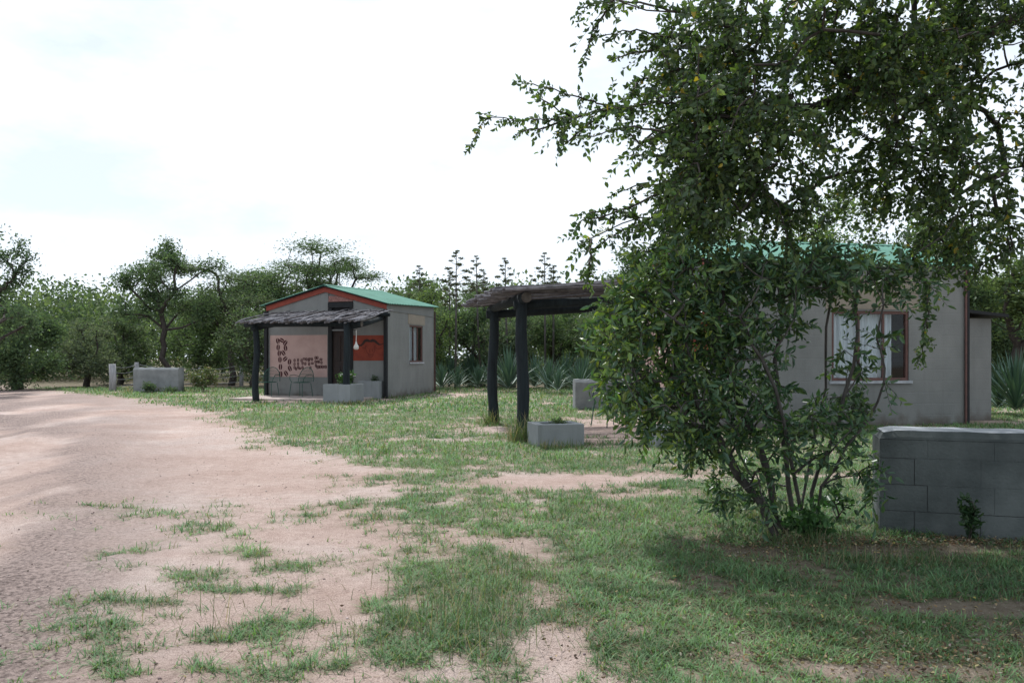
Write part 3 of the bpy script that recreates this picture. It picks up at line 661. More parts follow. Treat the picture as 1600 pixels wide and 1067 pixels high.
def twig_mesh(tw, r, name, mat):
    b_, m_, t_ = tw; n = len(b_); P = np.concatenate([b_, m_, t_]); par = np.concatenate([np.full(n, -1), np.arange(n), np.arange(n)+n])
    rr = np.concatenate([np.full(n, r), np.full(n, r*.8), np.full(n, r*.4)]); return edges_mesh(P, par, rr, mat, name, k=3)
GREENS_TREE = [(.07, .118, .05), (.055, .10, .045), (.09, .145, .052), (.05, .088, .045), (.13, .19, .055)]
# overhanging tree, its trunk out of the frame to the right
tr = thing('overhanging_tree', 'large small-leaved tree whose drooping boughs fill the top right of the view', 'tree', (6.6, 7.6, 0))
T0 = np.array([6.6, 7.6, 0])
trunk = [(0, 0, -.1), (-.05, -.03, .8), (-.15, -.1, 1.7), (-.35, -.2, 2.6), (-.7, -.45, 3.4), (-1.2, -.8, 3.9), (-1.8, -1.1, 4.15), (.2, .5, 3.5), (.6, 1.2, 4.2), (-.1, -1.2, 3.7), (-.2, -2.2, 4.2)]
tpar = [-1, 0, 1, 2, 3, 4, 5, 3, 7, 3, 9]
blobs = [(1250, 110, 6.0, 190, 110, 220), (1140, 245, 5.8, 90, 80, 80), (1300, 260, 6.0, 180, 90, 210), (1480, 110, 6.2, 140, 120, 210), (1500, 300, 6.2, 110, 90, 75), (1070, 320, 5.6, 45, 34, 20), (1110, 40, 5.8, 65, 40, 36),
         (1050, 120, 5.6, 30, 15, 8), (1350, 338, 5.9, 150, 26, 44), (1140, 345, 5.7, 75, 20, 18), (1540, 380, 6.1, 60, 60, 20), (1075, 185, 5.7, 35, 22, 16), (1085, 260, 5.6, 35, 25, 14), (1300, 15, 6.0, 260, 60, 150), (1390, 230, 6, 70, 90, 120), (1350, 140, 6, 60, 60, 60), (1180, 150, 5.9, 80, 70, 40)]
pts = []
for (px, py, d, rx, ry, n_) in blobs:
    q = unit(rng.normal(size=(n_, 3)))*(rng.random((n_, 1))**.4)
    for e in q:
        c = at(px, py, d); wx_, wz_ = c[0]+e[0]*rx/FPX*d, c[2]+e[2]*ry/FPX*d
        if fbm(np.array([wx_*2.0]), np.array([(wz_+wx_*.45)*3.2+e[1]*.8]), 13, 3)[0] < .415: continue
        dd = d+e[1]*.95; pts.append((c[0]+e[0]*rx/FPX*d, dd, c[2]+e[2]*ry/FPX*d))
nin = len(pts)
# the rest of the crown, above and to the right of what is seen
q = np.concatenate([blob_pts((4.9, 6.2, 5.3), (5.2, 3.6, 1.5), 1150, .45), blob_pts((5.6, 2.0, 4.9), (4.2, 3.6, 1.5), 650, .5)])
q = q[(q[:, 2] > CAMH+(HOR+30)/FPX*q[:, 1]) | (q[:, 0] > .66*q[:, 1])]; pts = np.concatenate([np.array(pts), q])
strands = [[(1120, 165), (1028, 160), (956, 170), (880, 187), (808, 187), (758, 181), (736, 224)], [(990, 168), (956, 170), (900, 150), (862, 140), (819, 129)], [(956, 171), (912, 200), (880, 228)], [(1060, 215), (990, 196), (915, 213)],
           [(1040, 300), (970, 330), (907, 345)], [(1010, 345), (960, 365), (930, 388)], [(1060, 20), (960, -2), (903, 15)], [(960, 0), (928, 40), (913, 92)], [(1050, 60), (990, 46), (938, 60)], [(1030, 75), (985, 85), (953, 97)],
           [(1425, 400), (1452, 450), (1448, 510), (1438, 560)], [(1000, 225), (1040, 205), (1080, 190)], [(925, 372), (921, 410), (918, 440)], [(1040, 120), (1000, 125), (990, 140)], [(900, 185), (860, 165), (835, 150)], [(880, 187), (850, 200), (815, 205)],
           [(1060, 285), (1000, 290), (968, 300)], [(1500, 60), (1580, 30), (1640, 60)], [(1000, 340), (950, 325), (915, 338)], [(1230, 370), (1250, 400), (1262, 440)], [(1080, 250), (1020, 240), (985, 246)]]
SP = []
for s_ in strands:
    p = [at(a_, b_, 5.6+.25*math.sin(i_+a_)) for i_, (a_, b_) in enumerate(s_)]
    SP.append(p)
P0 = T0+np.array(trunk, float)
P, par = grow(P0, tpar, np.concatenate([pts]+[np.array(p[:1]) for p in SP]), .25)
r_ = radii(P, par, .0042, .38, .24); r_[0] = .3; r_[1] = .25; r_[2] = .22
link('trunk_and_boughs', edges_mesh(P-T0, par, r_, M['bark'], 'boughs', 6, jit=.06), tr)
S_P, S_par, S_r = [], [], []; sb, sdv = [], []
LB, LD = [], []
for p in SP:
    p = np.array(p); seg = np.linalg.norm(np.diff(p, axis=0), axis=1); cum = np.concatenate([[0], np.cumsum(seg)]); tot = cum[-1]; n_ = max(6, int(tot/.05))
    ss = np.linspace(0, tot, n_); q = np.stack([np.interp(ss, cum, p[:, k]) for k in range(3)], 1)
    q[1:-1] = (q[:-2]+q[1:-1]*2+q[2:])/4; q += rng.normal(size=q.shape)*.006
    link('bough', edges_mesh(q-T0, np.arange(n_)-1, .008*(1-.75*np.arange(n_)/n_)+.001, M['twig'], 'bough', 4), tr)
    tg = unit(np.gradient(q, axis=0))
    for i in range(n_):
        sb.append(q[i]); sdv.append(tg[i])
mask_in = np.arange(len(P)) >= len(P0)
Pn, Dn = P[mask_in], unit(P[mask_in]-P[par[mask_in]])
Dn = unit(Dn*.6+np.array([-.30, -.1, -.22]))
tw, lp, ld, ls, lw = spray_leaves(Pn, Dn, 4, .24, 13, .048, .028, None, .5, spread=.7)
tw2, lp2, ld2, ls2, lw2 = spray_leaves(np.array(sb), np.array(sdv), 1, .085, 8, .042, .023, None, .35, spread=.5)
tw = [np.concatenate([a_, b_])-T0 for a_, b_ in zip(tw, tw2)]; props(link('twigs', twig_mesh(tw, .0026, 'twigs', M['twig']), tr), kind='stuff')
B_, D_, L_, W_ = np.concatenate([lp, lp2]), np.concatenate([ld, ld2]), np.concatenate([ls, ls2]), np.concatenate([lw, lw2])
tn = tints(len(B_), GREENS_TREE, .3); yel = rng.random(len(B_)) < .012; tn[yel] = (.35, .27, .04)
o = link('foliage', leaf_mesh('tree_leaves', B_-T0, D_, L_, W_, M['leaf'], tn, .3, True), tr); props(o, kind='stuff')
# ------------------------------------------------------------------ the leafy bush
BB = np.array([at(1235, 835, 5.6)[0], 5.6, 0])
bt = thing('leafy_bush', 'large multi-stemmed leafy bush in front of the near hut, left of the low wall', 'bush', (at(1235, 835, 5.6)[0], 5.6, 0))
stems = [[(1214, 838, 5.5), (1195, 800, 5.5), (1172, 765, 5.5), (1140, 715, 5.45), (1100, 650, 5.4), (1060, 590, 5.3)], [(1240, 826, 5.7), (1232, 760, 5.7), (1222, 680, 5.75), (1215, 600, 5.7), (1223, 500, 5.7), (1214, 430, 5.7)],
         [(1262, 822, 5.7), (1268, 770, 5.7), (1292, 705, 5.65), (1318, 620, 5.6), (1340, 520, 5.6)], [(1228, 830, 5.6), (1205, 760, 5.6), (1180, 680, 5.7), (1145, 590, 5.6), (1120, 500, 5.6)], [(1250, 828, 5.8), (1262, 740, 5.9), (1280, 650, 5.95), (1290, 560, 5.9), (1300, 460, 5.9)],
         [(1272, 820, 5.6), (1283, 760, 5.5), (1320, 700, 5.4), (1360, 650, 5.4)], [(1222, 835, 5.7), (1200, 790, 5.9), (1150, 700, 6.1), (1090, 620, 6.2)], [(1255, 826, 5.6), (1240, 740, 5.4), (1225, 660, 5.3), (1190, 560, 5.2)]]
P0, p0 = [np.array(at(1238, 845, 5.62))], [-1]
P0[0][2] = -.05
for s_ in stems:
    pr = 0
    for (a_, b_, d) in s_:
        P0.append(at(a_, b_, d)); p0.append(pr); pr = len(P0)-1
ns = len(P0)
bb = [(1060, 480, 5.5, 105, 80, 80), (968, 540, 5.4, 46, 90, 52), (1000, 465, 5.4, 40, 32, 14), (1040, 650, 5.4, 45, 40, 20), (1190, 432, 5.6, 145, 40, 78), (1110, 600, 5.5, 110, 75, 76), (1300, 425, 5.7, 95, 34, 48), (1190, 650, 5.5, 95, 70, 34), (1340, 520, 5.6, 24, 80, 10), (1305, 650, 5.5, 36, 38, 12),
      (1175, 765, 5.5, 50, 40, 18), (1330, 725, 5.5, 28, 40, 9), (1005, 620, 5.4, 50, 40, 20), (1140, 510, 5.5, 110, 65, 50), (1385, 440, 5.7, 25, 40, 7), (1050, 400, 5.6, 50, 25, 16), (1090, 690, 5.4, 45, 30, 16), (1230, 680, 5.55, 60, 40, 12), (1350, 600, 5.5, 14, 50, 3)]
pts = []
for (px, py, d, rx, ry, n_) in bb:
    q = unit(rng.normal(size=(n_, 3)))*(rng.random((n_, 1))**.42); c = at(px, py, d)
    for e in q: pts.append((c[0]+e[0]*rx/FPX*d, d+e[1]*.55, c[2]+e[2]*ry/FPX*d))
P, par = grow(P0, p0, np.array(pts), .3)
r_ = radii(P, par, .0024, .46, .036); r_[:1] = .05
for i in range(1, ns): r_[i] = max(r_[i], .009)
link('stems', edges_mesh(P-BB, par, r_, M['barkpale'], 'stems', 6, jit=.05), bt)
Pn = P[ns:]; Dn = unit(P[ns:]-P[par[ns:]]); Dn = unit(Dn*.7+(Pn-np.array([1.9, 5.6, 1.0]))*.35)
tw, lp, ld, ls, lw = spray_leaves(Pn, Dn, 3, .15, 9, .062, .022, None, .45, spread=.8)
props(link('twigs', twig_mesh([a_-BB for a_ in tw], .0024, 'bush_twigs', M['twig']), bt), kind='stuff')
tn = tints(len(lp), [(.062, .125, .066), (.05, .105, .06), (.08, .15, .07), (.12, .19, .065)], .3)
k = rng.random(len(lp)) < .45*sstep(1.7, .8, lp[:, 0]); tn[k] = tn[k]*np.array([1.8, 1.5, .85])  # sunlit left side of the bush painted in: paler, yellower leaves
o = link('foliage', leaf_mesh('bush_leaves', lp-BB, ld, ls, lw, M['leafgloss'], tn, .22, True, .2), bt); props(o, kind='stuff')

# ------------------------------------------------------------------ background trees
def crown_tree(name, lab, x, y, H, Rx, Ry, kind, pal, nleaf, ls, seed, lean=(0, 0), bark='bark', group=None, z0f=.35):
    global rng
    rng = np.random.default_rng(seed)
    t = thing(name, lab, 'tree', (x, y, 0), 0, group)
    if kind == 'flat':                       # acacia: tiers of flat sprays
        pts = []
        for k in range(9):
            a_ = rng.random()*6.28; rad = math.sqrt(rng.random()); hz = H*(1-.42*rad*rng.random()-.28*rng.random()*(rad < .7))
            c = np.array([Rx*rad*.8*math.cos(a_), Ry*rad*.8*math.sin(a_), hz-.15]); pts.append(blob_pts(c, (Rx*.42, Ry*.42, H*.035), 15, .5))
        pts.append(blob_pts((0, 0, H*.62), (Rx*.8, Ry*.8, H*.2), 30, .6))
        pts = np.concatenate(pts); sp = (.30, .30, .10)
    elif kind == 'sparse':
        pts = []
        for k in range(20):
            a_ = rng.random()*6.28; rad = rng.random()**.6; hz = H*(z0f+.05+(.92-z0f)*rng.random()*(1-.3*rad)); pts.append(blob_pts((Rx*rad*.85*math.cos(a_), Ry*rad*.85*math.sin(a_), hz), (Rx*.22, Ry*.22, H*.06), 6, .5))
        pts.append(blob_pts((0, 0, H*.93), (Rx*.12, Ry*.12, H*.07), 8, .5)); pts = np.concatenate(pts); sp = (.19, .19, .15)
    else:
        pts = []
        for k in range(20):
            a_ = rng.random()*6.28; rad = rng.random()**.5; hz = H*(z0f+(.92-z0f)*rng.random()**.7*(1-.3*rad*rad)); pts.append(blob_pts((Rx*rad*.75*math.cos(a_), Ry*rad*.75*math.sin(a_), hz), (Rx*.3, Ry*.3, H*.09), 7, .5))
        pts = np.concatenate(pts); sp = (.24, .24, .2)
    P0 = np.array([(0, 0, -.1), (.05+lean[0]*.3, .02, H*.13), (lean[0], lean[1], H*.27), (lean[0]*1.6+.12, lean[1], H*.38)]); p0 = [-1, 0, 1, 2]
    P, par = grow(P0, p0, pts, .45); r_ = radii(P, par, .012, .47, .16); r_[0] *= 1.25
    link('trunk', edges_mesh(P, par, r_, M[bark], 'trunk', 5, jit=.07), t)
    Pn = P[4:]; nleaf = int(nleaf*1.35); i = rng.integers(0, len(Pn), nleaf)
    clump = 1+.0*i; off = unit(rng.normal(size=(nleaf, 3)))*(rng.random((nleaf, 1))**.55)*np.array(sp)*max(.8, Rx/2.2)*2.1*(1+.5*(rng.random((nleaf, 1)) < .3))
    B_ = Pn[i]+off; D_ = rng.normal(size=(nleaf, 3)); D_[:, 2] *= .35 if kind == 'flat' else .8
    cl = (.8+.45*rng.random(len(Pn)))[i][:, None]; tn = tints(nleaf, pal, .25)*cl
    Ls = ls*1.1*(.6+.8*rng.random(nleaf)); o = link('crown', leaf_mesh('crown', B_, D_, Ls, Ls*(.35 if kind == 'flat' else .5), M['leaffar'], tn, .2), t); props(o, kind='stuff')
    return t
DG = [(.08, .12, .07), (.065, .105, .066), (.095, .14, .075)]
GG = [(.11, .14, .092), (.095, .125, .085), (.13, .155, .10)]
MG = [(.092, .14, .068), (.078, .12, .065), (.115, .165, .075)]
YG = [(.135, .19, .068), (.11, .165, .065), (.165, .215, .075)]
def bt_(name, lab, px, d, topy, wpx, kind, pal, n_, ls, seed, **k):
    x = (px-800)/FPX*d; H = CAMH+(HOR-topy)/FPX*d; rx = wpx/2/FPX*d
    return crown_tree(name, lab, x, d, H, rx, min(rx, 2.4), kind, pal, n_, ls, seed, **k)
bt_('slender_tree', 'tall open tree against the sky at the left edge', -18, 27, 345, 150, 'sparse', DG, 5200, .10, 101)
bt_('shade_tree', 'dark rounded tree low at the left edge, beside the far track', 30, 31, 462, 150, 'round', DG+MG, 12000, .10, 102, z0f=.08)
bt_('scrub_tree', 'grey-green scrubby tree just right of the dark rounded tree at far left', 135, 34, 492, 110, 'round', GG, 8000, .09, 103, z0f=.15)
bt_('scrub_tree', 'pale grey-green scrub tree straight behind the first fence post', 185, 37, 478, 120, 'round', GG+MG, 8000, .10, 104, z0f=.12)
bt_('leaning_tree', 'taller dark tree with a forked trunk and ragged crown behind the small low wall', 262, 34.5, 372, 165, 'sparse', DG+MG, 9000, .10, 105, lean=(-.15, 0), z0f=.42)
bt_('thorn_tree', 'feathery grey-green thorn tree with its trunk right of the small low wall', 360, 35.5, 402, 180, 'flat', GG+MG, 11000, .10, 106)
bt_('thorn_tree', 'broad flat-topped thorn tree rising behind the left hut ridge', 440, 37, 380, 230, 'flat', MG+DG, 13000, .11, 107)
bt_('thorn_tree', 'flat spreading thorn tree directly above the green roof of the left hut', 520, 38.5, 402, 150, 'flat', DG+MG, 8000, .10, 108)
bt_('scrub_tree', 'bushy green tree left of the left hut, behind its black pole', 395, 33, 470, 110, 'round', GG+MG, 8000, .09, 109, z0f=.1)
bt_('round_tree', 'dark green tree filling the gap between leaning tree and thorn trees', 310, 38, 432, 130, 'round', MG, 8000, .11, 110, z0f=.15)
bt_('feathery_tree', 'wispy tree behind the right end of the left hut roof', 640, 36, 424, 130, 'flat', MG, 6500, .09, 111)
bt_('yellow_green_tree', 'bright yellow-green tree beside the right wall of the left hut', 672, 32, 440, 100, 'round', YG+MG, 9000, .085, 112, z0f=.08)
bt_('round_tree', 'dense dark tree seen between left hut and middle porch', 735, 35, 452, 120, 'round', DG+MG, 9500, .10, 113, z0f=.05)
bt_('round_tree', 'grey-green tree framed by the two thick porch poles', 800, 33, 470, 105, 'round', DG+GG, 8500, .09, 114, z0f=.05)
bt_('round_tree', 'mid green tree seen under the middle stick roof, right of the near pole', 870, 34, 455, 120, 'round', MG, 9000, .10, 115, z0f=.05)
bt_('round_tree', 'grey-green tree seen under the stick roof beside the leafy bush', 940, 32, 462, 120, 'round', GG+MG, 8500, .10, 116, z0f=.05)
bt_('feathery_tree', 'pale feathery tree on the skyline behind the porch poles', 775, 40, 432, 110, 'flat', MG, 5000, .10, 117)
bt_('slender_tree', 'dark tree rising over the stick roof left of the near hut ridge', 985, 27, 388, 95, 'round', MG+DG, 7500, .09, 118, z0f=.3)
bt_('round_tree', 'green tree directly behind the ridge of the near hut', 1120, 25, 315, 200, 'round', MG, 12000, .10, 119, z0f=.3)
bt_('round_tree', 'green tree behind the right half of the near hut roof', 1290, 24, 285, 250, 'round', MG+YG, 13000, .10, 120, z0f=.3)
bt_('round_tree', 'tree behind the far corner of the near hut roof', 1450, 23, 320, 200, 'round', MG+DG, 11000, .10, 121, z0f=.3)
bt_('thorn_tree', 'feathery tree with yellow-green lower sprays at right, past the lean-to', 1585, 21, 395, 190, 'flat', YG+MG, 13000, .09, 122)
bt_('shade_tree', 'dark tree filling the gap right of the lean-to', 1580, 24, 440, 170, 'round', DG, 12000, .10, 123, z0f=.1)
# far wood as one mass
rng = np.random.default_rng(55)
nb = 760; bx = rng.uniform(-46, 52, nb); by = rng.uniform(41, 58, nb)
bh = 4.8+1.1*rng.random(nb)+(by-41)*.05+1.2*(vnoise(bx*.25, by*.1, 4)-.5)
tot = 210000; i = rng.integers(0, nb, tot)
rr_ = unit(rng.normal(size=(tot, 3)))*(rng.random((tot, 1))**.5)
B_ = np.stack([bx[i]+rr_[:, 0]*1.9, by[i]+rr_[:, 1]*1.6, bh[i]*(.50+.50*rr_[:, 2])], 1)
pal = np.array([(.082, .122, .066), (.10, .145, .072), (.11, .14, .088), (.07, .105, .06), (.13, .175, .078)])[rng.integers(0, 5, nb)][i]
tn = np.clip(pal*(1+rng.normal(size=(tot, 1))*.2), .01, 1); Ls = .24*(.6+.8*rng.random(tot))
props(link('far_wood', leaf_mesh('far_wood', B_, rng.normal(size=(tot, 3)), Ls, Ls*.55, M['leaffar'], tn)), 'dense green bushveld wood closing the view behind all the trees', 'woodland', kind='stuff')
# undergrowth under the trees
n_ = 26000; ux = rng.uniform(-34, 30, n_); uy = 37+rng.gamma(2, 2.2, n_)+.04*np.abs(ux); k = fbm(ux*.5, uy*.5, 61, 3) > .42; ux, uy = ux[k], uy[k]; n_ = len(ux)
uz = rng.random(n_)**1.5*1.1; B_ = np.stack([ux, uy, uz], 1); D_ = rng.normal(size=(n_, 3)); D_[:, 2] = abs(D_[:, 2])+.4
Ls = .17*(.6+.8*rng.random(n_)); props(link('undergrowth', leaf_mesh('undergrowth', B_, D_, Ls, Ls*.3, M['leaffar'], tints(n_, GG+[(.17, .15, .10), (.12, .12, .07)], .3))), 'pale scrubby undergrowth between the far tree trunks', 'undergrowth', kind='stuff')
# ------------------------------------------------------------------ sisal plants and their flower stalks
def sisal(px, py, h, seed, lab, d=None):
    global rng
    rng = np.random.default_rng(seed); x, y = gnd(px, py) if d is None else ((px-800)/FPX*d, d)
    t = thing('sisal_plant', lab, 'plant', (x, y, 0), rng.random()*6, None)
    n_ = 70; VV, FF, TT = [], [], []
    for i in range(n_):
        az = i*2.39996; el = R(12+72*((i+.5)/n_)**.8+rng.normal()*5); L_ = h*(.85+.3*rng.random()); w_ = .05*h/1.3
        d_ = np.array([math.cos(az)*math.cos(el), math.sin(az)*math.cos(el), math.sin(el)]); s_ = np.array([-math.sin(az), math.cos(az), 0]); u = np.cross(s_, d_)*-1
        b_ = d_*.06+np.array([0, 0, .12+.18*i/n_]); o_ = len(VV)
        VV += [b_-s_*w_*.5, b_+s_*w_*.5, b_+d_*L_*.45+s_*w_*.75+u*w_*.3, b_+d_*L_*.45-s_*w_*.75+u*w_*.3, b_+d_*L_-np.array([0, 0, .06*L_]), b_+d_*L_*.45]
        FF += [(o_, o_+5, o_+3, o_), (o_, o_+1, o_+5, o_), (o_+1, o_+2, o_+5, o_+1), (o_+3, o_+5, o_+4, o_+3), (o_+5, o_+2, o_+4, o_+5)]
        c = np.array([.055, .105, .078])*(.75+.5*rng.random())*(1 if i > 8 else 1.2); TT += [c]*6
    F3 = np.array(FF)[:, :3]; o = link('rosette', npmesh('rosette', np.array(VV), F3, M['sisal'], np.array(TT)), t); props(o, kind='stuff')
    return t
sis = [(703, 607, 1.15, 'sisal plant against the right wall of the left hut'), (737, 604, 1.35, 'tall sisal between left hut and porch poles, behind the others'), (748, 610, .75, 'small low sisal left of the far porch pole'), (716, 611, .7, 'small sisal at the foot of the one beside the left hut wall'),
       (795, 613, 1.35, 'big pale sisal showing between the two porch poles'), (768, 609, 1.0, 'sisal half hidden behind the far porch pole'), (835, 610, 1.1, 'sisal just right of the near porch pole'), (858, 614, 1.05, 'pale front sisal right of the near porch pole'),
       (885, 608, 1.2, 'sisal left of the low wall with rounded top'), (872, 617, .65, 'smallest sisal in front of the row right of the near pole'), (912, 610, 1.2, 'sisal whose tips show over the low wall beyond the porch'), (690, 612, .8, 'dark sisal tuft at the hut corner'), (905, 616, .8, 'sisal touching the low wall beyond the porch')]
for i, (px, py, h, lab) in enumerate(sis): sisal(px, py, h, 200+i, lab)
sisal(1588, 652, 1.15, 240, 'sisal at the right edge behind the long low wall', 16.8); sisal(1560, 650, .9, 241, 'smaller sisal beside the lean-to wall', 17.5)
clv, clF, clT = [], [], []
rng = np.random.default_rng(9)
n_ = 70; pp = blob_pts((0, 0, .04), (.17, .17, .06), n_, .5)
cluster_me = leaf_mesh('flower_cluster', pp, np.stack([rng.normal(size=n_), rng.normal(size=n_), abs(rng.normal(size=n_))+.3], 1), np.full(n_, .10), np.full(n_, .045), M['leaffar'], tints(n_, [(.06, .08, .05), (.09, .09, .06)], .2))
stk = [(713, 31.5, 392, 1.0, 'tallest dark flower stalk left of the porch'), (744, 33, 400, .8, 'thin pale flower stalk second from the left hut'), (655, 33.5, 416, .8, 'flower stalk rising out of the wispy tree behind the left hut'), (789, 32, 404, .8, 'flower stalk rising above the far end of the stick roof'),
       (851, 31.5, 396, .9, 'tallest flower stalk over the middle of the stick roof'), (865, 32.5, 416, .75, 'shorter flower stalk right beside the tallest one over the stick roof'), (703, 34, 428, .7, 'short flower stalk close left of the tallest dark one'), (756, 34.5, 425, .6, 'small flower stalk half hidden beside the thin pale one')]
for k, (px, d, ty, s_, lab) in enumerate(stk):
    x = (px-800)/FPX*d; H = CAMH+(HOR-ty)/FPX*d; rr2 = random.Random(k)
    t = thing('sisal_flower_stalk', lab, 'plant', (x, d, 0)); ln = rr2.uniform(-.25, .1) if k in (3, 1) else rr2.uniform(-.06, .06)
    MB().tube([(-ln, 0, 0), (-ln*.3, 0, H*.5), (0, 0, H)], [.05, .04, .012], 7).build('stem', M['barkpale'], t, smooth=True)
    nn = 17
    br = MB()
    for i in range(nn):
        f_ = i/(nn-1); z = H*(.68+.31*f_); rad = (.55*(1-f_)**.8+.05)*s_; a_ = i*2.4+k
        p = (rad*math.cos(a_), rad*math.sin(a_), z+.1*(1-f_)); br.tube([(-ln*.1, 0, z-.08), (p[0]*.6, p[1]*.6, p[2]-.04), p], .011, 4)
        q = .95*(1-.45*f_)*(.8+.3*s_)*rr2.uniform(.85, 1.15); link('flower_cluster', cluster_me, t, p, (0, 0, rr2.random()*6), (q, q, q))
    br.build('side_branches', M['twig'], t)
# small plants -----------------------------------------------------------------
def small_plant(name, lab, cat, loc, h, r0, n_, pal, ls, wr, seed, mat='leaf', up=.4):
    global rng
    rng = np.random.default_rng(seed); t = thing(name, lab, cat, loc)
    pts = blob_pts((0, 0, h*.62), (r0, r0, h*.42), 26, .5); P, par = grow(np.array([(0, 0, -.02), (0, 0, h*.12)]), [-1, 0], pts, .4)
    link('stem', edges_mesh(P, par, radii(P, par, .0016*max(1, h*2), .5, .02), M['twig'], 'stem', 4), t)
    i = rng.integers(2, len(P), n_); B_ = P[i]+rng.normal(size=(n_, 3))*r0*.2; B_[:, 2] = np.maximum(B_[:, 2], .01); D_ = rng.normal(size=(n_, 3)); D_[:, 2] += up
    L_ = ls*(.6+.7*rng.random(n_)); o = link('leaves', leaf_mesh('leaves', B_, D_, L_, L_*wr, M[mat], tints(n_, pal, .3), full=True), t); props(o, kind='stuff'); return t
x_, y_ = gpos(533, 630)
fpn = small_plant('flowering_plant', 'leafy plant with white blooms growing in the planter by the left porch', 'plant', (x_+.02, y_+.62, .42), .36, .22, 420, [(.07, .15, .05), (.1, .19, .07)], .09, .45, 301)
rng = np.random.default_rng(77)
for k in range(9):
    a_ = k*2.4; p = (.2*math.cos(a_)*(.4+.08*k), .2*math.sin(a_)*(.4+.08*k), .30+.03*math.sin(k*3)); n_ = 8
    D_ = np.stack([np.cos(np.arange(n_)*.785), np.sin(np.arange(n_)*.785), np.full(n_, .5)], 1)
    link('bloom', leaf_mesh('bloom', np.tile(np.array(p), (n_, 1)), D_, np.full(n_, .05), np.full(n_, .03), M['petal'], np.full((n_, 3), .75)), fpn)
x_, y_ = gpos(575, 625.5); small_plant('weed', 'small dark weed in the planter box under the buffalo mural', 'plant', (x_+.0, y_+1.15, .42), .22, .14, 120, DG, .07, .35, 302)
x_, y_ = gpos(872, 698); small_plant('weed', 'tuft of weeds growing out of the low planter beside the near porch pole', 'plant', (x_+.03, y_+.36, .2), .14, .1, 120, MG, .06, .25, 303)
x_, y_ = gnd(318, 612); small_plant('shrub', 'small light green shrub on the grass right of the small low wall', 'shrub', (x_, y_, 0), .75, .42, 1500, [(.12, .15, .07), (.09, .13, .06), (.14, .13, .08)], .10, .35, 304)
x_, y_ = gnd(232, 614.5); small_plant('weed', 'dark weed clump against the face of the small low wall', 'plant', (x_, y_, 0), .3, .2, 400, DG, .09, .4, 305)
x_, y_ = gnd(265, 614.5); small_plant('weed', 'flat weed at the right foot of the small low wall', 'plant', (x_, y_, 0), .16, .22, 250, DG, .08, .4, 306)
x_, y_ = gnd(1498, 842); small_plant('weed', 'dark bushy weed growing against the face of the big low wall', 'plant', (x_, 5.30, 0), .30, .055, 170, [(.03, .065, .03), (.04, .08, .035)], .045, .6, 307)
x_, y_ = gnd(1262, 843); small_plant('weed', 'fresh green weed patch at the foot of the leafy bush', 'plant', (x_, y_, 0), .20, .16, 420, [(.05, .12, .04), (.07, .15, .05)], .05, .5, 308)
x_, y_ = gnd(1308, 815); small_plant('weed', 'thin broad-leaved seedling between bush and big low wall', 'plant', (x_, y_, 0), .24, .12, 60, [(.04, .09, .04)], .06, .6, 309)
x_, y_ = gnd(1400, 690); small_plant('weed', 'weed against the near hut wall, left of the big low wall corner', 'plant', (x_+.05, 13.3, 0), .6, .3, 260, DG, .12, .45, 310)
x_, y_ = gnd(1035, 640); small_plant('shrub', 'low green growth behind the near porch, beyond the bush', 'shrub', (x_, y_+1, 0), .6, .5, 300, MG, .10, .4, 311)
# ------------------------------------------------------------------ grass
rng = np.random.default_rng(1234)
OBST = [(-3.7, 24.2, A1, 0, 4, 0, 3.98), (-3.7, 24.2, A1, -2.05, 0, .25, 3.95), (3.42, 13.8, R(10.7), -.02, 6.1, 0, 4)]
def blades(n, ylo, yhi, hx, L0, Wb, up, tall=None):
    y = ylo+(yhi-ylo)*rng.random(n)**1.0; x = (rng.random(n)*2-1)*hx*(y+1.2)
    cvv, c = cover(x, y)
    fine = fbm(x*16, y*16, 41, 2)
    pr = cvv*sstep(.30, .62, fine+cvv*.15)
    k = rng.random(n) < pr
    for (ox, oy, an_, xa, xb_, ya, yb) in OBST:
        dx, dy_ = x-ox, y-oy; lx = dx*math.cos(an_)+dy_*math.sin(an_); ly = -dx*math.sin(an_)+dy_*math.cos(an_); k &= ~((lx > xa) & (lx < xb_) & (ly > ya) & (ly < yb))
    x, y, cvv = x[k], y[k], cvv[k]; m_ = len(x)
    z = height(x, y)-.004
    gh = .65+.7*fbm(x*2.3, y*2.3, 51, 3)+.25*cvv
    gh = gh*(.55+.9*fbm(x*9, y*9, 57, 2)); L_ = L0*(.5+1.1*rng.random(m_))*gh; az = rng.random(m_)*6.283; el = np.clip(rng.normal(up, .32, m_), .12, 1.5)
    h = np.stack([np.cos(az), np.sin(az), np.zeros(m_)], 1); s_ = np.stack([-np.sin(az), np.cos(az), np.zeros(m_)], 1)
    w_ = (Wb*(.6+.7*rng.random(m_)))[:, None]; L_ = L_[:, None]; ce, se = np.cos(el)[:, None], np.sin(el)[:, None]; Zc = np.array([[0, 0, 1.]])
    B_ = np.stack([x, y, z], 1); mid = B_+(h*ce+Zc*se)*L_*.55; tip = mid+(h*ce*1.25+Zc*se*.45)*L_*.5
    VV = np.stack([B_-s_*w_*.5, B_+s_*w_*.5, mid+s_*w_*.45, mid-s_*w_*.3, tip], 1)
    n1_ = fbm(x*.8, y*.8, 71, 3)[:, None]; base = np.array([[.082, .165, .088]])*(1-n1_)+np.array([[.155, .255, .112]])*n1_
    u = rng.random((m_, 1)); clp = .55+.9*fbm(x*6, y*6, 77, 3)[:, None]; c_ = base*clp*(.55+.9*rng.random((m_, 1))); dry = u < .10+.16*(1-cvv[:, None]); c_ = np.where(dry, np.array([[.24, .21, .13]])*(.7+.5*rng.random((m_, 1))), c_)
    return VV, c_
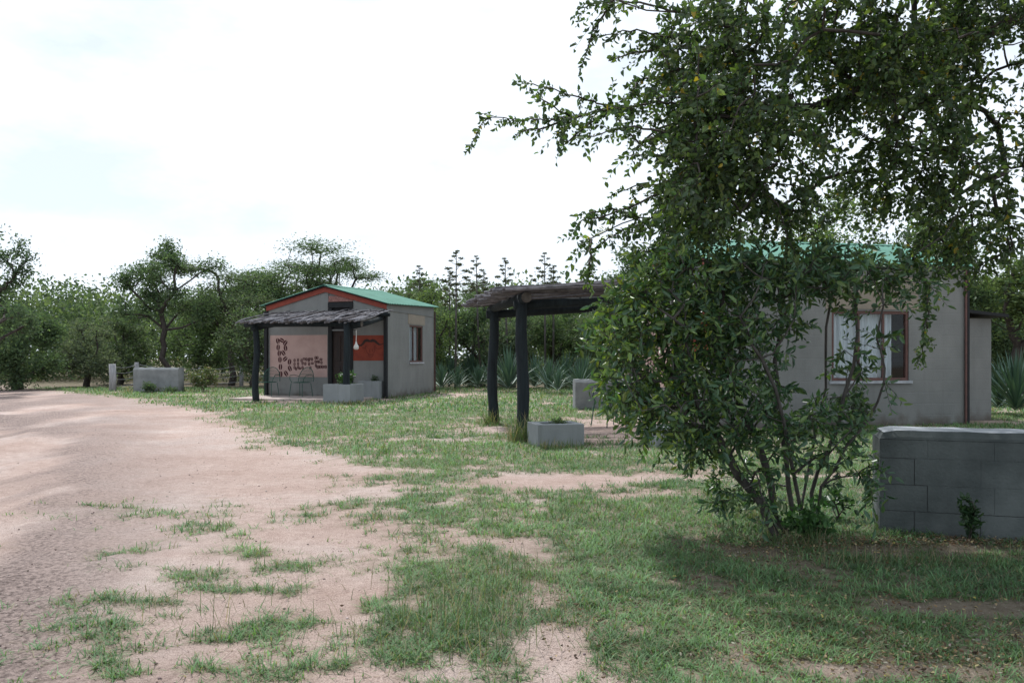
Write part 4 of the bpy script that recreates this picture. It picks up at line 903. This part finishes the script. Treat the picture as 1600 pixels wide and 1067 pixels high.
parts = [blades(330000, 1.9, 5.2, .72, .042, .0046, .55), blades(290000, 5.2, 9.5, .70, .048, .0060, .6), blades(250000, 9.5, 18, .70, .06, .010, .7), blades(160000, 18, 33, .70, .075, .022, .8)]
VV = np.concatenate([p[0] for p in parts]); cc = np.concatenate([p[1] for p in parts]); n_ = len(VV); print('blades', n_)
o_ = (np.arange(n_)*5)[:, None]
FF = np.concatenate([o_+np.array([[0, 1, 2]]), o_+np.array([[0, 2, 3]]), o_+np.array([[3, 2, 4]])])
props(link('grass', npmesh('grass', VV.reshape(-1, 3), FF, M['grass'], np.repeat(cc, 5, 0))), 'patchy short green grass growing over the pink sandy ground', 'grass', kind='stuff')
# tall seeding grass in a few spots
TV, TC = [], []
for (px, py, rx, ry, n_, hh) in [(765, 985, .34, .45, 300, .19), (715, 950, .4, .45, 200, .15), (790, 905, .35, .35, 220, .16), (815, 690, .22, .2, 240, .42), (1260, 850, .35, .15, 240, .14), (620, 1000, .4, .3, 110, .18), (350, 960, .6, .5, 60, .22), (900, 800, .8, .6, 200, .12),
                           (1430, 880, .7, .12, 350, .13), (1180, 815, .2, .12, 160, .12), (250, 613, 1.2, .3, 500, .25), (765, 664, .2, .2, 120, .3), (870, 702, .4, .1, 160, .16), (540, 632, .7, .15, 200, .15), (590, 622, 1.2, .2, 200, .14)]:
    gx, gy = gnd(px, py); x = gx+rng.normal(size=n_)*rx*.55; y = gy+rng.normal(size=n_)*ry*.55; az = rng.random(n_)*6.28; el = rng.normal(1.1, .3, n_); h = np.stack([np.cos(az), np.sin(az), 0*az], 1); s_ = np.stack([-np.sin(az), np.cos(az), 0*az], 1)
    wv = max(.0026, gy*.0006); L_ = (hh*(.5+.8*rng.random(n_)))[:, None]; B_ = np.stack([x, y, height(x, y)], 1); ce, se = np.cos(el)[:, None], np.sin(el)[:, None]; Zc = np.array([[0, 0, 1.]])
    mid = B_+(h*ce+Zc*se)*L_*.6; tip = mid+(h*ce*2.0+Zc*se*.7)*L_*.4
    TV.append(np.stack([B_-s_*wv*.5, B_+s_*wv*.5, mid+s_*wv*.45, mid-s_*wv*.45, tip], 1)); u = rng.random((n_, 1)); TC.append(np.where(u < .3, np.array([[.26, .22, .15]]), np.array([[.085, .13, .06]]))*(.7+.6*rng.random((n_, 1))))
VV = np.concatenate(TV); cc = np.concatenate(TC); n_ = len(VV); o_ = (np.arange(n_)*5)[:, None]
FF = np.concatenate([o_+np.array([[0, 1, 2]]), o_+np.array([[0, 2, 3]]), o_+np.array([[3, 2, 4]])])
props(link('tall_grass', npmesh('tall_grass', VV.reshape(-1, 3), FF, M['grass'], np.repeat(cc, 5, 0))), 'taller seeding grass in tufts on the lawn and round the poles', 'grass', kind='stuff')
# ------------------------------------------------------------------ pebbles and fallen leaves
n_ = 22000; y = 2+14*rng.random(n_)**2.0; x = (rng.random(n_)*2-1)*.7*(y+1); cvv, c = cover(x, y); k = rng.random(n_) < (1-cvv*.85)*(.25+.75*(fbm(x*.8, y*.8, 91, 3) > .5)); x, y = x[k], y[k]; n_ = len(x)
s_ = .0025+.007*rng.random(n_)**6; z = height(x, y)
oct_ = np.array([(1, 0, 0), (0, 1, 0), (-1, 0, 0), (0, -1, 0), (0, 0, .7), (0, 0, -.7)], float)
VV = np.stack([x, y, z+s_*.3], 1)[:, None]+oct_[None]*s_[:, None, None]*(.7+.6*rng.random((n_, 6, 1))); o_ = (np.arange(n_)*6)[:, None]
FF = np.concatenate([o_+np.array([f]) for f in [(0, 1, 4), (1, 2, 4), (2, 3, 4), (3, 0, 4), (1, 0, 5), (2, 1, 5), (3, 2, 5), (0, 3, 5)]])
tn = np.repeat(tints(n_, [(.34, .27, .24), (.26, .20, .18), (.46, .40, .37), (.19, .15, .135)], .25), 6, 0)
props(link('pebbles', npmesh('pebbles', VV.reshape(-1, 3), FF, M['litter'], tn)), 'small loose stones scattered over the sandy ground', 'pebbles', kind='stuff')
n_ = 2600; xs_, ys_ = [], []
for (px, py, rx, ry, m_) in [(1440, 850, 1.0, .14, 1500), (1230, 860, .7, .35, 700), (1300, 980, 1.1, .6, 1600), (1000, 930, 1.2, .8, 220), (1450, 1030, .8, .3, 900), (800, 900, 1.2, 1.0, 80)]:
    gx, gy = gnd(px, py); xs_.append(gx+rng.normal(size=m_)*rx*.6); ys_.append(gy+rng.normal(size=m_)*ry*.6)
x, y = np.concatenate(xs_), np.concatenate(ys_); n_ = len(x); B_ = np.stack([x, y, height(x, y)+.006+.02*rng.random(n_)], 1); D_ = rng.normal(size=(n_, 3)); D_[:, 2] *= .3
tn = tints(n_, [(.20, .14, .08), (.15, .10, .06), (.30, .24, .13), (.10, .07, .05), (.24, .22, .17)], .3); k = rng.random(n_) < .008; tn[k] = (.42, .36, .12)
L_ = .017*(.5+.9*rng.random(n_)); props(link('leaf_litter', leaf_mesh('leaf_litter', B_, D_, L_, L_*.5, M['litter'], tn, .3, True)), 'fallen brown leaves under the bush and along the low wall', 'leaf litter', kind='stuff')
